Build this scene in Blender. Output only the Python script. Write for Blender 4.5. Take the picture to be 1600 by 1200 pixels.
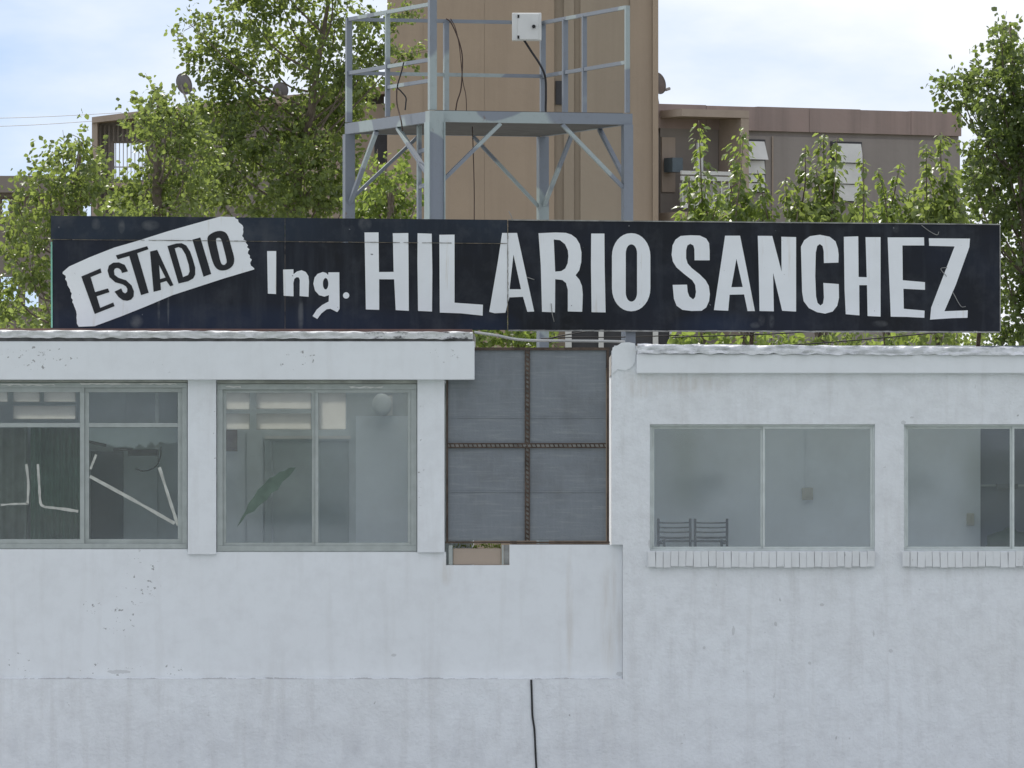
import bpy, bmesh, math, random
from mathutils import Vector, Matrix, noise
from mathutils.geometry import tessellate_polygon

R = math.radians
for o in list(bpy.data.objects):
    bpy.data.objects.remove(o)
SC = bpy.context.scene
COL = SC.collection

# ------------------------------------------------------------------ camera
# facade plane is Y = 0, camera 100 m in front of it on the opposite stand.
CAM_Z, DIST, PPM, HOR = 5.0, 100.0, 125.0, 800.0
cd = bpy.data.cameras.new('camera')
cam = bpy.data.objects.new('camera', cd)
COL.objects.link(cam)
cam.location = (0, -DIST, CAM_Z)
cam.rotation_euler = (R(90), 0, 0)
cd.sensor_width = 36
cd.lens = 36 * (PPM * DIST) / 1600
cd.shift_y = 200 / 1600
cd.clip_start = 1
cd.clip_end = 6000
SC.camera = cam

# ------------------------------------------------------------------ sky + sun
SUN_EL, SUN_AZ = 55.0, 325.0           # azimuth: 0 = straight behind the building (+Y), 270 = left
sx = math.sin(R(SUN_AZ)) * math.cos(R(SUN_EL))
sy = math.cos(R(SUN_AZ)) * math.cos(R(SUN_EL))
sz = math.sin(R(SUN_EL))
W = bpy.data.worlds.new('World')
SC.world = W
W.use_nodes = True
wn, wl = W.node_tree.nodes, W.node_tree.links
wn.clear()
out = wn.new('ShaderNodeOutputWorld')
bg = wn.new('ShaderNodeBackground')
bg.inputs['Strength'].default_value = 0.11
sky = wn.new('ShaderNodeTexSky')
sky.sky_type = 'NISHITA'
sky.sun_disc = False
sky.sun_elevation = R(SUN_EL)
sky.sun_rotation = R(SUN_AZ)
sky.altitude = 600
sky.air_density = 1.0
sky.dust_density = 1.2
sky.ozone_density = 1.5
tc = wn.new('ShaderNodeTexCoord')
mp = wn.new('ShaderNodeMapping')
mp.inputs['Scale'].default_value = (1.0, 1.0, 2.6)
mp.inputs['Location'].default_value = (1.905, 6.3, 0.4)
wl.new(tc.outputs['Generated'], mp.inputs['Vector'])
hz = wn.new('ShaderNodeMapping')            # thin the horizon haze of the model a little
hz.inputs['Scale'].default_value = (1, 1, 0.9)
hz.inputs['Location'].default_value = (0, 0, 0.16)
wl.new(tc.outputs['Generated'], hz.inputs['Vector'])
wl.new(hz.outputs[0], sky.inputs['Vector'])
nz = wn.new('ShaderNodeTexNoise')
nz.inputs['Scale'].default_value = 7.5
nz.inputs['Detail'].default_value = 7
nz.inputs['Roughness'].default_value = 0.55
wl.new(mp.outputs[0], nz.inputs['Vector'])
rp = wn.new('ShaderNodeValToRGB')
rp.color_ramp.elements[0].position = 0.30
rp.color_ramp.elements[1].position = 0.55
wl.new(nz.outputs['Fac'], rp.inputs['Fac'])
mx = wn.new('ShaderNodeMix')
mx.data_type = 'RGBA'
wl.new(rp.outputs[0], mx.inputs['Factor'])
wl.new(sky.outputs[0], mx.inputs['A'])
mx.inputs['B'].default_value = (7.7, 7.9, 8.4, 1)
wl.new(mx.outputs['Result'], bg.inputs['Color'])
wl.new(bg.outputs[0], out.inputs[0])

sl = bpy.data.lights.new('sun', 'SUN')
sl.energy = 3.6
sl.angle = R(0.6)
sl.color = (1.0, 0.95, 0.86)
sun = bpy.data.objects.new('sun', sl)
COL.objects.link(sun)
sun.location = (-20, 40, 60)
sun.rotation_euler = Vector((sx, sy, sz)).to_track_quat('Z', 'Y').to_euler()

SC.view_settings.view_transform = 'Standard'
SC.view_settings.look = 'None'
SC.view_settings.gamma = 1
SC.view_settings.exposure = 0.28
SC.view_settings.use_curve_mapping = False
SC.render.engine = 'CYCLES'
SC.cycles.max_bounces = 8
SC.cycles.diffuse_bounces = 4
SC.cycles.glossy_bounces = 3
SC.cycles.transparent_max_bounces = 16

# ------------------------------------------------------------------ helpers
def P(px, py, Y=0.0):
    s = (DIST + Y) / DIST / PPM
    return Vector(((px - 800) * s, Y, CAM_Z + (HOR - py) * s))

def mesh_obj(name, verts, faces, mat, parent=None, smooth=False):
    me = bpy.data.meshes.new(name)
    me.from_pydata([tuple(v) for v in verts], [], faces)
    me.update()
    if smooth:
        me.polygons.foreach_set('use_smooth', [True] * len(me.polygons))
    if mat is not None:
        me.materials.append(mat)
    o = bpy.data.objects.new(name, me)
    COL.objects.link(o)
    if parent is not None:
        attach(o, parent)
    return o

def attach(o, parent):
    o.parent = parent
    if parent.type == 'EMPTY':
        o.matrix_parent_inverse = (Matrix.Translation(parent.location) @ Matrix.Rotation(parent.rotation_euler.z, 4, 'Z')).inverted()

def thing(name, label, cat, loc, group=None):
    o = bpy.data.objects.new(name, None)
    COL.objects.link(o)
    o.empty_display_size = 0.2
    o.location = loc
    o['label'] = label
    o['category'] = cat
    if group:
        o['group'] = group
    return o

def tag(o, label=None, cat=None, group=None, kind=None):
    if label: o['label'] = label
    if cat: o['category'] = cat
    if group: o['group'] = group
    if kind: o['kind'] = kind
    # put the origin at the base of a free-standing mesh
    if o.type == 'MESH' and o.parent is None and not o.children and kind != 'structure':
        co = [v.co.copy() for v in o.data.vertices]
        b = Vector((sum(c.x for c in co) / len(co), sum(c.y for c in co) / len(co), min(c.z for c in co)))
        o.data.transform(Matrix.Translation(-b))
        o.location = b
    return o

class MB:
    """collects shapes for one mesh"""
    def __init__(self):
        self.v, self.f = [], []
    def add(self, v, f):
        n = len(self.v)
        self.v += [Vector(p) for p in v]
        self.f += [tuple(i + n for i in q) for q in f]
        return self
    def box(self, a, b):
        x0, y0, z0 = a; x1, y1, z1 = b
        x0, x1 = min(x0, x1), max(x0, x1); y0, y1 = min(y0, y1), max(y0, y1); z0, z1 = min(z0, z1), max(z0, z1)
        return self.add([(x0,y0,z0),(x1,y0,z0),(x1,y1,z0),(x0,y1,z0),(x0,y0,z1),(x1,y0,z1),(x1,y1,z1),(x0,y1,z1)],
                        [(0,3,2,1),(4,5,6,7),(0,1,5,4),(1,2,6,5),(2,3,7,6),(3,0,4,7)])
    def pbox(self, x0, x1, y0, y1, Ya, Yb, ref=None):
        r = Ya if ref is None else ref
        a, b = P(x0, y1, r), P(x1, y0, r)
        return self.box((a.x, Ya, a.z), (b.x, Yb, b.z))
    def bar(self, p0, p1, w, h, hint=(0, 0, 1)):
        p0, p1 = Vector(p0), Vector(p1)
        d = (p1 - p0).normalized()
        u = Vector(hint); u = u - d * u.dot(d)
        if u.length < 1e-4: u = Vector((1, 0, 0)) - d * d.x
        u.normalize(); s = d.cross(u)
        q = [(-1,-1),(1,-1),(1,1),(-1,1)]
        v = [p + s * (i * w / 2) + u * (j * h / 2) for p in (p0, p1) for i, j in q]
        return self.add(v, [(3,2,1,0),(4,5,6,7),(0,1,5,4),(1,2,6,5),(2,3,7,6),(3,0,4,7)])
    def tube(self, pts, r, n=6, r1=None):
        pts = [Vector(p) for p in pts]
        m = len(pts)
        base = len(self.v)
        u = None
        for i, p in enumerate(pts):
            d = (pts[min(i + 1, m - 1)] - pts[max(i - 1, 0)]).normalized()
            if u is None:
                u = d.orthogonal().normalized()
            u = u - d * u.dot(d)
            u.normalize()
            s = d.cross(u)
            rr = r if r1 is None else r + (r1 - r) * i / (m - 1)
            for k in range(n):
                a = 2 * math.pi * k / n
                self.v.append(p + (u * math.cos(a) + s * math.sin(a)) * rr)
        for i in range(m - 1):
            for k in range(n):
                a = base + i * n + k; b = base + i * n + (k + 1) % n
                self.f.append((a, b, b + n, a + n))
        self.f.append(tuple(base + k for k in reversed(range(n))))
        self.f.append(tuple(base + (m - 1) * n + k for k in range(n)))
        return self
    def build(self, name, mat, parent=None, smooth=False, bevel=0, seg=2):
        o = mesh_obj(name, self.v, self.f, mat, parent, smooth)
        if bevel:
            b = o.modifiers.new('bevel', 'BEVEL')
            b.width = bevel; b.segments = seg; b.limit_method = 'ANGLE'
        return o

def smooth_path(pts, k=6):
    pts = [Vector(p) for p in pts]
    if len(pts) < 3: return pts
    q = [pts[0] * 2 - pts[1]] + pts + [pts[-1] * 2 - pts[-2]]
    res = []
    for i in range(1, len(q) - 2):
        for j in range(k):
            t = j / k
            a, b, c, d = q[i-1], q[i], q[i+1], q[i+2]
            res.append(0.5 * ((2*b) + (c - a) * t + (2*a - 5*b + 4*c - d) * t*t + (3*b - a - 3*c + d) * t**3))
    res.append(pts[-1])
    return res

def prism(loops, conv, ya, yb):
    """polygon with holes in pixel coordinates -> solid between Y=ya (front) and Y=yb"""
    loops2 = [[Vector((p[0], -p[1], 0)) for p in l] for l in loops]
    tris = tessellate_polygon(loops2)
    flat = [p for l in loops for p in l]
    n = len(flat)
    va = [conv(p[0], p[1], ya) for p in flat]
    vb = [Vector((v.x, yb, v.z)) for v in va]
    faces = []
    for t in tris:
        a, b, c = [va[i] for i in t]
        nrm = (b - a).cross(c - a)
        if nrm.y > 0: t = (t[0], t[2], t[1])
        faces.append(tuple(t)); faces.append((t[0] + n, t[2] + n, t[1] + n))
    k = 0
    for li, l in enumerate(loops):
        m = len(l)
        area = sum(l[i][0] * l[(i+1) % m][1] - l[(i+1) % m][0] * l[i][1] for i in range(m))
        for i in range(m):
            a, b = k + i, k + (i + 1) % m
            q = (a, b, b + n, a + n)
            if (area > 0) == (li > 0): q = q[::-1]
            faces.append(q[::-1])
        k += m
    return va + vb, faces

# ------------------------------------------------------------------ materials
class NT:
    def __init__(self, name):
        self.m = bpy.data.materials.new(name)
        self.m.use_nodes = True
        self.n, self.l = self.m.node_tree.nodes, self.m.node_tree.links
        self.n.clear()
        self.out = self.n.new('ShaderNodeOutputMaterial')
        self.b = self.n.new('ShaderNodeBsdfPrincipled')
        self.l.new(self.b.outputs[0], self.out.inputs[0])
        self.co = None
    def coord(self):
        if self.co is None:
            g = self.n.new('ShaderNodeNewGeometry')
            self.co = g.outputs['Position']
        return self.co
    def map(self, scale=(1,1,1), loc=(0,0,0)):
        m = self.n.new('ShaderNodeMapping')
        m.inputs['Scale'].default_value = scale
        m.inputs['Location'].default_value = loc
        self.l.new(self.coord(), m.inputs['Vector'])
        return m.outputs[0]
    def noise(self, scale, detail=4, rough=0.55, vec=None, dist=0.0):
        t = self.n.new('ShaderNodeTexNoise')
        t.inputs['Scale'].default_value = scale
        t.inputs['Detail'].default_value = detail
        t.inputs['Roughness'].default_value = rough
        t.inputs['Distortion'].default_value = dist
        self.l.new(vec if vec is not None else self.coord(), t.inputs['Vector'])
        return t.outputs['Fac']
    def ramp(self, fac, p0, p1, c0=(0,0,0,1), c1=(1,1,1,1)):
        r = self.n.new('ShaderNodeValToRGB')
        e = r.color_ramp.elements
        e[0].position, e[1].position = p0, p1
        e[0].color, e[1].color = c0, c1
        self.l.new(fac, r.inputs['Fac'])
        return r.outputs[0]
    def math(self, op, a, b=None, c=None, clamp=False):
        m = self.n.new('ShaderNodeMath'); m.operation = op; m.use_clamp = clamp
        for i, x in enumerate((a, b, c)):
            if x is None: continue
            if isinstance(x, (int, float)): m.inputs[i].default_value = x
            else: self.l.new(x, m.inputs[i])
        return m.outputs[0]
    def mix(self, fac, a, b):
        m = self.n.new('ShaderNodeMix'); m.data_type = 'RGBA'
        for key, x in (('Factor', fac), ('A', a), ('B', b)):
            if isinstance(x, (int, float)): m.inputs[key].default_value = x
            elif isinstance(x, tuple): m.inputs[key].default_value = x if len(x) == 4 else x + (1,)
            else: self.l.new(x, m.inputs[key])
        return m.outputs['Result']
    def bump(self, h, strength=0.3, dist=0.01):
        b = self.n.new('ShaderNodeBump')
        b.inputs['Strength'].default_value = strength
        b.inputs['Distance'].default_value = dist
        self.l.new(h, b.inputs['Height'])
        self.l.new(b.outputs[0], self.b.inputs['Normal'])
    def blobs(self, spots):
        """sum of soft ellipse masks around world points (x, z, rx, rz)"""
        s = self.n.new('ShaderNodeSeparateXYZ'); self.l.new(self.coord(), s.inputs[0])
        tot = None
        for (x, z, rx, rz) in spots:
            a = self.math('DIVIDE', self.math('SUBTRACT', s.outputs[0], x), rx)
            b = self.math('DIVIDE', self.math('SUBTRACT', s.outputs[2], z), rz)
            d = self.math('SUBTRACT', 1.0, self.math('ADD', self.math('MULTIPLY', a, a), self.math('MULTIPLY', b, b)), clamp=True)
            tot = d if tot is None else self.math('MAXIMUM', tot, d)
        return tot
    def set(self, color=None, rough=None, metal=None, spec=None):
        for key, x in (('Base Color', color), ('Roughness', rough), ('Metallic', metal), ('Specular IOR Level', spec)):
            if x is None: continue
            if isinstance(x, (int, float)): self.b.inputs[key].default_value = x
            elif isinstance(x, tuple): self.b.inputs[key].default_value = x if len(x) == 4 else x + (1,)
            else: self.l.new(x, self.b.inputs[key])
        return self.m

def simple(name, c, rough=0.6, var=0.25, scale=6, metal=0, bump=0.0, bscale=40, spec=0.4):
    t = NT(name)
    f = t.noise(scale, 5)
    d = tuple(x * (1 - var) for x in c); e = tuple(min(1, x * (1 + var * 0.5)) for x in c)
    col = t.mix(t.ramp(f, 0.3, 0.7), d, e)
    if bump: t.bump(t.noise(bscale, 4), bump, 0.01)
    return t.set(col, rough, metal, spec)

def spots_px(l, Y=0):
    r = []
    for (px, py, rx, ry) in l:
        p = P(px, py, Y)
        r.append((p.x, p.z, rx / PPM, ry / PPM))
    return r

def whitewash(name, chips=None, base=(0.77, 0.795, 0.82), rough_bump=0.25, bscale=26, grime=0.5, line=None, rust=None, sparse=0.735, smear=None, nicks=None):
    t = NT(name)
    big = t.ramp(t.noise(0.55, 4, 0.6), 0.35, 0.72)
    col = t.mix(t.math('MULTIPLY', big, 0.35 * grime), base, (0.60, 0.595, 0.585))
    streak = t.ramp(t.noise(1.0, 5, 0.6, t.map((5.5, 1, 0.55))), 0.52, 0.78)
    col = t.mix(t.math('MULTIPLY', streak, 0.5 * grime), col, (0.52, 0.51, 0.50))
    mott = t.ramp(t.noise(4.2, 7, 0.68), 0.44, 0.72)
    col = t.mix(t.math('MULTIPLY', mott, 0.42 * grime), col, (0.50, 0.50, 0.51))
    # scattered small pock marks
    pk = t.math('MULTIPLY', t.ramp(t.noise(10, 3, 0.5, t.map((1.15, 1, 0.75))), sparse - .02, sparse + 0.02), t.ramp(t.noise(1.1, 3, 0.5, t.map((1, 1, 1), (4, 1, 9))), 0.42, 0.6))
    col = t.mix(t.math('MULTIPLY', pk, 0.75), col, (0.30, 0.295, 0.29))
    if smear:
        m = t.blobs(spots_px(smear))
        c = t.math('MULTIPLY', t.ramp(m, 0.0, 0.9), t.ramp(t.noise(2.2, 5, 0.6, t.map((2, 1, 0.6))), 0.40, 0.68))
        col = t.mix(t.math('MULTIPLY', c, 0.38), col, (0.54, 0.55, 0.58))
    if chips:
        m = t.blobs(spots_px(chips))
        c = t.math('MULTIPLY', t.ramp(m, 0.0, 0.35), t.ramp(t.noise(17, 5, 0.6, t.map((1, 1, 1.3), (3, 0, 1))), 0.635, 0.655))
        col = t.mix(t.math('MULTIPLY', c, 0.8), col, (0.25, 0.245, 0.24))
    if nicks:
        m = t.blobs(spots_px(nicks))
        c = t.math('GREATER_THAN', t.math('ADD', m, t.math('MULTIPLY', t.math('SUBTRACT', t.noise(22, 4, 0.6), 0.5), 1.6)), 0.42)
        c = t.math('MULTIPLY', c, t.math('GREATER_THAN', m, 0.01))
        col = t.mix(t.math('MULTIPLY', c, 0.3), col, (0.24, 0.23, 0.22))
    if line:                      # broken dirt line along a ledge (z, half width)
        s = t.n.new('ShaderNodeSeparateXYZ'); t.l.new(t.coord(), s.inputs[0])
        w = t.math('MULTIPLY', t.noise(2.5, 5, 0.7, t.map((1, 1, 0.01))), 1.0)
        d = t.math('ABSOLUTE', t.math('SUBTRACT', s.outputs[2], line[0]))
        lim = t.math('MULTIPLY', t.math('SUBTRACT', w, 0.47, clamp=True), line[1])
        c = t.math('LESS_THAN', d, lim)
        col = t.mix(t.math('MULTIPLY', c, 0.55), col, (0.26, 0.25, 0.24))
    if rust:
        m = t.blobs(spots_px(rust))
        c = t.math('MULTIPLY', t.ramp(m, 0.0, 0.8), t.ramp(t.noise(3, 5, 0.6, t.map((4, 1, 0.4))), 0.35, 0.7))
        col = t.mix(t.math('MULTIPLY', c, 0.32), col, (0.44, 0.37, 0.28))
    h = t.math('ADD', t.noise(bscale, 5, 0.6), t.math('MULTIPLY', t.noise(4, 3), 1.5))
    t.bump(h, rough_bump, 0.012)
    return t.set(col, 0.85, 0, 0.2)

M = {}
M['wall_left'] = whitewash('painted_render', chips=[(218, 900, 36, 45), (196, 955, 24, 45), (175, 1046, 60, 12), (270, 1046, 16, 12), (28, 1040, 22, 22), (145, 950, 20, 14), (168, 990, 14, 16), (70, 560, 60, 26), (615, 1024, 6, 4)],
                           rough_bump=0.12, bscale=14, grime=0.45, line=(P(0, 1061).z, 0.13), rust=[(955, 960, 22, 110), (697, 890, 14, 28), (890, 960, 8, 110)], sparse=0.80, nicks=[(831, 1064, 5, 4), (922, 1063, 7, 4), (160, 1066, 6, 4), (412, 1064, 14, 2), (540, 1063, 8, 2), (968, 1053, 7, 4), (185, 1050, 26, 4), (615, 1024, 5, 3), (1010, 1062, 10, 2)], smear=[(280, 1160, 120, 50), (430, 1150, 60, 50), (40, 1170, 90, 40), (740, 1170, 60, 40), (930, 1160, 60, 60), (910, 1080, 40, 30), (540, 1160, 80, 40)])
M['wall_right'] = whitewash('rough_render', rough_bump=0.9, bscale=22, smear=[(280, 1160, 120, 50), (430, 1150, 60, 50), (40, 1170, 90, 40), (740, 1170, 60, 40), (930, 1160, 60, 60), (540, 1160, 80, 40)], grime=0.85, rust=[(1000, 600, 35, 25), (1060, 600, 90, 16)], sparse=0.725, nicks=[(1284, 945, 4, 3), (1146, 985, 3, 9), (1392, 1017, 5, 4), (1100, 1012, 3, 3), (1212, 975, 3, 5), (1265, 1036, 3, 3), (1412, 660, 5, 4), (1425, 652, 4, 2), (1365, 990, 2, 7), (1075, 878, 3, 2), (1420, 880, 5, 3), (1016, 850, 4, 9)])
M['fascia'] = whitewash('fascia_paint', chips=[(60, 560, 70, 22), (255, 570, 16, 20), (460, 560, 40, 20), (690, 556, 30, 12)], rough_bump=0.10, bscale=12, grime=0.3, sparse=0.78)
M['pillar'] = whitewash('pillar_paint', rough_bump=0.15, bscale=20, grime=0.55, chips=[(652, 740, 10, 120), (336, 720, 6, 100)], sparse=0.74)
M['brick'] = whitewash('painted_brick', base=(0.72, 0.74, 0.75), rough_bump=0.3, bscale=40, grime=0.7, sparse=0.70)
M['mortar'] = simple('mortar', (0.33, 0.29, 0.26), 0.9, 0.3, 20)
M['interior'] = simple('interior_wall', (0.74, 0.81, 0.87), 0.8, 0.05, 2)
M['interior_grey'] = simple('interior_panel', (0.60, 0.66, 0.68), 0.7, 0.10, 3)
M['interior_floor'] = simple('interior_floor', (0.45, 0.43, 0.40), 0.6, 0.2, 3)
M['door_grey'] = simple('door_paint', (0.36, 0.42, 0.43), 0.5, 0.1, 4)
M['doorway_dim'] = simple('dim_doorway_wall', (0.20, 0.235, 0.28), 0.7, 0.12, 2)
M['door_dark'] = simple('dark_door', (0.10, 0.13, 0.15), 0.5, 0.15, 4)
M['green_cloth'] = simple('green_cloth', (0.13, 0.24, 0.18), 0.9, 0.25, 5)
M['alu'] = simple('grey_aluminium', (0.40, 0.43, 0.42), 0.45, 0.14, 7, metal=0.25)
M['alu_light'] = simple('pale_aluminium', (0.58, 0.62, 0.61), 0.5, 0.12, 7, metal=0.1)
M['alu_dirty'] = simple('dirty_aluminium', (0.36, 0.37, 0.34), 0.6, 0.35, 5, metal=0.1)
M['tape'] = simple('masking_tape', (0.50, 0.51, 0.47), 0.8, 0.25, 10)
M['black'] = simple('black_plastic', (0.012, 0.013, 0.015), 0.5, 0.3, 10)
M['white_plastic'] = simple('white_plastic', (0.70, 0.71, 0.69), 0.5, 0.06, 4)
M['beige_plastic'] = simple('beige_plastic', (0.50, 0.50, 0.42), 0.5, 0.08, 4)
M['concrete'] = simple('concrete', (0.42, 0.40, 0.37), 0.9, 0.3, 5, bump=0.3)
M['dish'] = simple('dish_grey', (0.16, 0.16, 0.17), 0.6, 0.15, 6)
M['reflect_grey'] = simple('grey_reflection_panel', (0.34, 0.37, 0.37), 0.8, 0.3, 1)
M['stand'] = simple('pale_stand_paint', (0.60, 0.64, 0.70), 0.9, 0.25, 0.6)  # paint of the added stand, pale to brighten the window reflections
M['chair'] = simple('chair_steel', (0.035, 0.05, 0.06), 0.5, 0.2, 10)
M['bark'] = simple('bark', (0.16, 0.13, 0.10), 0.95, 0.4, 12, bump=0.5)
M['wire'] = simple('wire', (0.02, 0.02, 0.022), 0.6, 0.2, 3)
M['wire_brown'] = simple('brown_wire', (0.07, 0.045, 0.035), 0.7, 0.2, 3)
M['pipe'] = simple('white_conduit', (0.55, 0.55, 0.53), 0.6, 0.2, 3)
M['dark_void'] = simple('dark_opening', (0.05, 0.05, 0.055), 0.6, 0.3, 2)
M['shutter'] = simple('white_shutter', (0.66, 0.66, 0.64), 0.6, 0.10, 3)
M['post_white'] = simple('white_post', (0.62, 0.62, 0.60), 0.6, 0.10, 3)

def frosted(name='frosted_pane', tcol=(0.86, 0.86, 0.84, 1), mixf=0.82):
    t = NT(name)
    tr = t.n.new('ShaderNodeBsdfTranslucent'); tr.inputs[0].default_value = tcol
    m = t.n.new('ShaderNodeMixShader'); m.inputs[0].default_value = mixf
    t.set(t.mix(t.ramp(t.noise(5, 4), 0.4, 0.7), (0.6, 0.6, 0.57), (0.35, 0.35, 0.33)), 0.5)
    t.l.new(t.b.outputs[0], m.inputs[1]); t.l.new(tr.outputs[0], m.inputs[2]); t.l.new(m.outputs[0], t.out.inputs[0])
    return t.m
M['frosted'] = frosted()
M['old_pane'] = frosted('dirty_pane', (0.66, 0.65, 0.62, 1), 0.75)

def glass():
    t = NT('dusty_glass')
    tr = t.n.new('ShaderNodeBsdfTransparent'); tr.inputs[0].default_value = (0.965, 0.985, 0.98, 1)
    gl = t.n.new('ShaderNodeBsdfGlossy'); gl.inputs['Roughness'].default_value = 0.03
    gl.inputs['Color'].default_value = (0.9, 0.95, 1, 1)
    fr = t.n.new('ShaderNodeFresnel'); fr.inputs['IOR'].default_value = 1.6
    m = t.n.new('ShaderNodeMixShader')
    t.l.new(fr.outputs[0], m.inputs[0]); t.l.new(tr.outputs[0], m.inputs[1]); t.l.new(gl.outputs[0], m.inputs[2])
    df = t.n.new('ShaderNodeBsdfDiffuse'); df.inputs[0].default_value = (0.55, 0.55, 0.52, 1)
    m2 = t.n.new('ShaderNodeMixShader')
    dirt = t.math('ADD', 0.02, t.math('MULTIPLY', t.ramp(t.noise(1.3, 5, 0.6), 0.4, 0.75), 0.05))
    t.l.new(dirt, m2.inputs[0]); t.l.new(m.outputs[0], m2.inputs[1]); t.l.new(df.outputs[0], m2.inputs[2])
    t.l.new(m2.outputs[0], t.out.inputs[0])
    return t.m
M['glass'] = glass()

def board(name, c0, c1, smear):
    t = NT(name)
    n1 = t.ramp(t.noise(0.9, 5, 0.6), 0.35, 0.7)
    col = t.mix(n1, c0, c1)
    low = t.blobs(spots_px([(330, 505, 420, 34), (760, 510, 60, 30), (1120, 510, 80, 26)], 0.9))
    col = t.mix(t.math('MULTIPLY', low, 0.75), col, (0.014, 0.024, 0.052))
    st = t.ramp(t.noise(1, 5, 0.6, t.map((6, 1, 0.7))), 0.52, 0.72)
    col = t.mix(t.math('MULTIPLY', st, 0.5), col, (0.038, 0.044, 0.056))
    bl = t.ramp(t.noise(2.6, 6, 0.65), 0.50, 0.70)
    col = t.mix(t.math('MULTIPLY', bl, smear), col, (0.060, 0.066, 0.078))
    dr = t.blobs(spots_px([(470, 492, 5, 34), (213, 502, 12, 12), (248, 482, 2.5, 30), (263, 482, 2, 30), (1190, 500, 6, 10), (1206, 502, 5, 12), (1180, 508, 9, 6), (235, 352, 16, 9), (150, 350, 8, 10), (190, 354, 6, 12), (570, 350, 12, 12), (1375, 506, 14, 6), (1400, 357, 6, 8)], 0.9))
    col = t.mix(t.math('MULTIPLY', t.math('MULTIPLY', dr, t.ramp(t.noise(7, 5), 0.3, 0.65)), 0.55), col, (0.16, 0.165, 0.17))
    ch = t.ramp(t.noise(11, 3, 0.55), 0.74, 0.76)
    col = t.mix(t.math('MULTIPLY', ch, 0.6), col, (0.35, 0.36, 0.38))
    t.bump(t.noise(5, 3), 0.15, 0.01)
    return t.set(col, 0.55, 0, 0.25)
M['board'] = board('black_sign_paint', (0.0085, 0.0095, 0.013), (0.013, 0.017, 0.030), 0.3)
M['board_top'] = board('faded_sign_paint', (0.014, 0.019, 0.030), (0.020, 0.030, 0.048), 0.6)
def letter_mat():
    t = NT('white_sign_paint')
    col = t.mix(t.math('MULTIPLY', t.ramp(t.noise(2.2, 5, 0.6), 0.4, 0.75), 0.3), (0.80, 0.82, 0.85), (0.62, 0.63, 0.65))
    st = t.ramp(t.noise(1, 5, 0.65, t.map((9, 1, 0.6))), 0.60, 0.74)
    col = t.mix(t.math('MULTIPLY', st, 0.45), col, (0.50, 0.42, 0.30))
    ch = t.ramp(t.noise(15, 3, 0.55), 0.745, 0.76)
    col = t.mix(t.math('MULTIPLY', ch, 0.8), col, (0.08, 0.08, 0.09))
    return t.set(col, 0.6, 0, 0.25)
M['letter'] = letter_mat()
M['letter_black'] = simple('black_letter_paint', (0.010, 0.011, 0.016), 0.55, 0.4, 5)
M['rust'] = simple('rusty_steel', (0.095, 0.070, 0.056), 0.85, 0.5, 9, bump=0.3)
M['sign_edge'] = simple('worn_edge', (0.30, 0.30, 0.29), 0.7, 0.5, 7)
M['joint'] = simple('dirty_joint', (0.13, 0.115, 0.09), 0.9, 0.6, 6)
M['turquoise'] = simple('turquoise_edge', (0.22, 0.50, 0.40), 0.6, 0.2, 5)

def steel():
    t = NT('blue_grey_steel')
    p = t.ramp(t.noise(0.9, 1, 0.3), 0.56, 0.575)
    col = t.mix(t.math('MULTIPLY', p, 0.8), (0.215, 0.24, 0.275), (0.37, 0.43, 0.42))
    s = t.ramp(t.noise(9, 5, 0.65), 0.55, 0.8)
    col = t.mix(t.math('MULTIPLY', s, 0.4), col, (0.16, 0.15, 0.15))
    r = t.ramp(t.noise(5, 5, 0.6, t.map((1, 1, 1), (7, 2, 5))), 0.68, 0.74)
    col = t.mix(t.math('MULTIPLY', r, 0.6), col, (0.16, 0.09, 0.06))
    t.bump(t.noise(30, 3), 0.1, 0.005)
    return t.set(col, 0.5, 0.1, 0.35)
M['steel'] = steel()
M['steel_pale'] = simple('pale_primer', (0.34, 0.41, 0.41), .5, .2, 3)
M['deck'] = simple('deck_plate', (0.11, 0.105, 0.10), 0.8, 0.3, 4)

def membrane(name, c, dark, lo, hi):
    t = NT(name)
    f = t.ramp(t.noise(3.2, 6, 0.65, t.map((1, 1, 4))), lo, hi)
    col = t.mix(f, c, dark)
    t.bump(t.noise(8, 5, 0.6, t.map((1, 1, 1.5))), 0.7, 0.03)
    return t.set(col, 0.5, 0.15, 0.4)
M['foil'] = membrane('silver_membrane', (0.76, 0.77, 0.80), (0.46, 0.47, 0.50), 0.45, 0.7)
M['tar'] = membrane('peeling_membrane', (0.55, 0.555, 0.56), (0.045, 0.045, 0.05), 0.50, 0.60)
M['tar_dark'] = simple('bitumen', (0.13, 0.13, 0.135), 0.8, 0.4, 8)
M['copper'] = simple('red_edging', (0.17, 0.10, 0.085), 0.6, 0.3, 4)

def edge_white():
    t = NT('peeling_white_membrane')
    f = t.ramp(t.noise(3.0, 6, 0.65, t.map((1.6, 1, 3))), 0.52, 0.62)
    torn = t.blobs(spots_px([(690, 522, 75, 30), (600, 524, 50, 20), (860, 520, 150, 60)]))
    g = t.math('MULTIPLY', f, t.math('ADD', 0.22, torn), clamp=True)
    col = t.mix(g, (0.66, 0.665, 0.67), (0.055, 0.055, 0.06))
    t.bump(t.noise(8, 5, 0.6, t.map((1, 1, 1.5))), 0.8, 0.03)
    return t.set(col, 0.55, 0.1, 0.4)
M['edge_white'] = edge_white()

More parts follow.
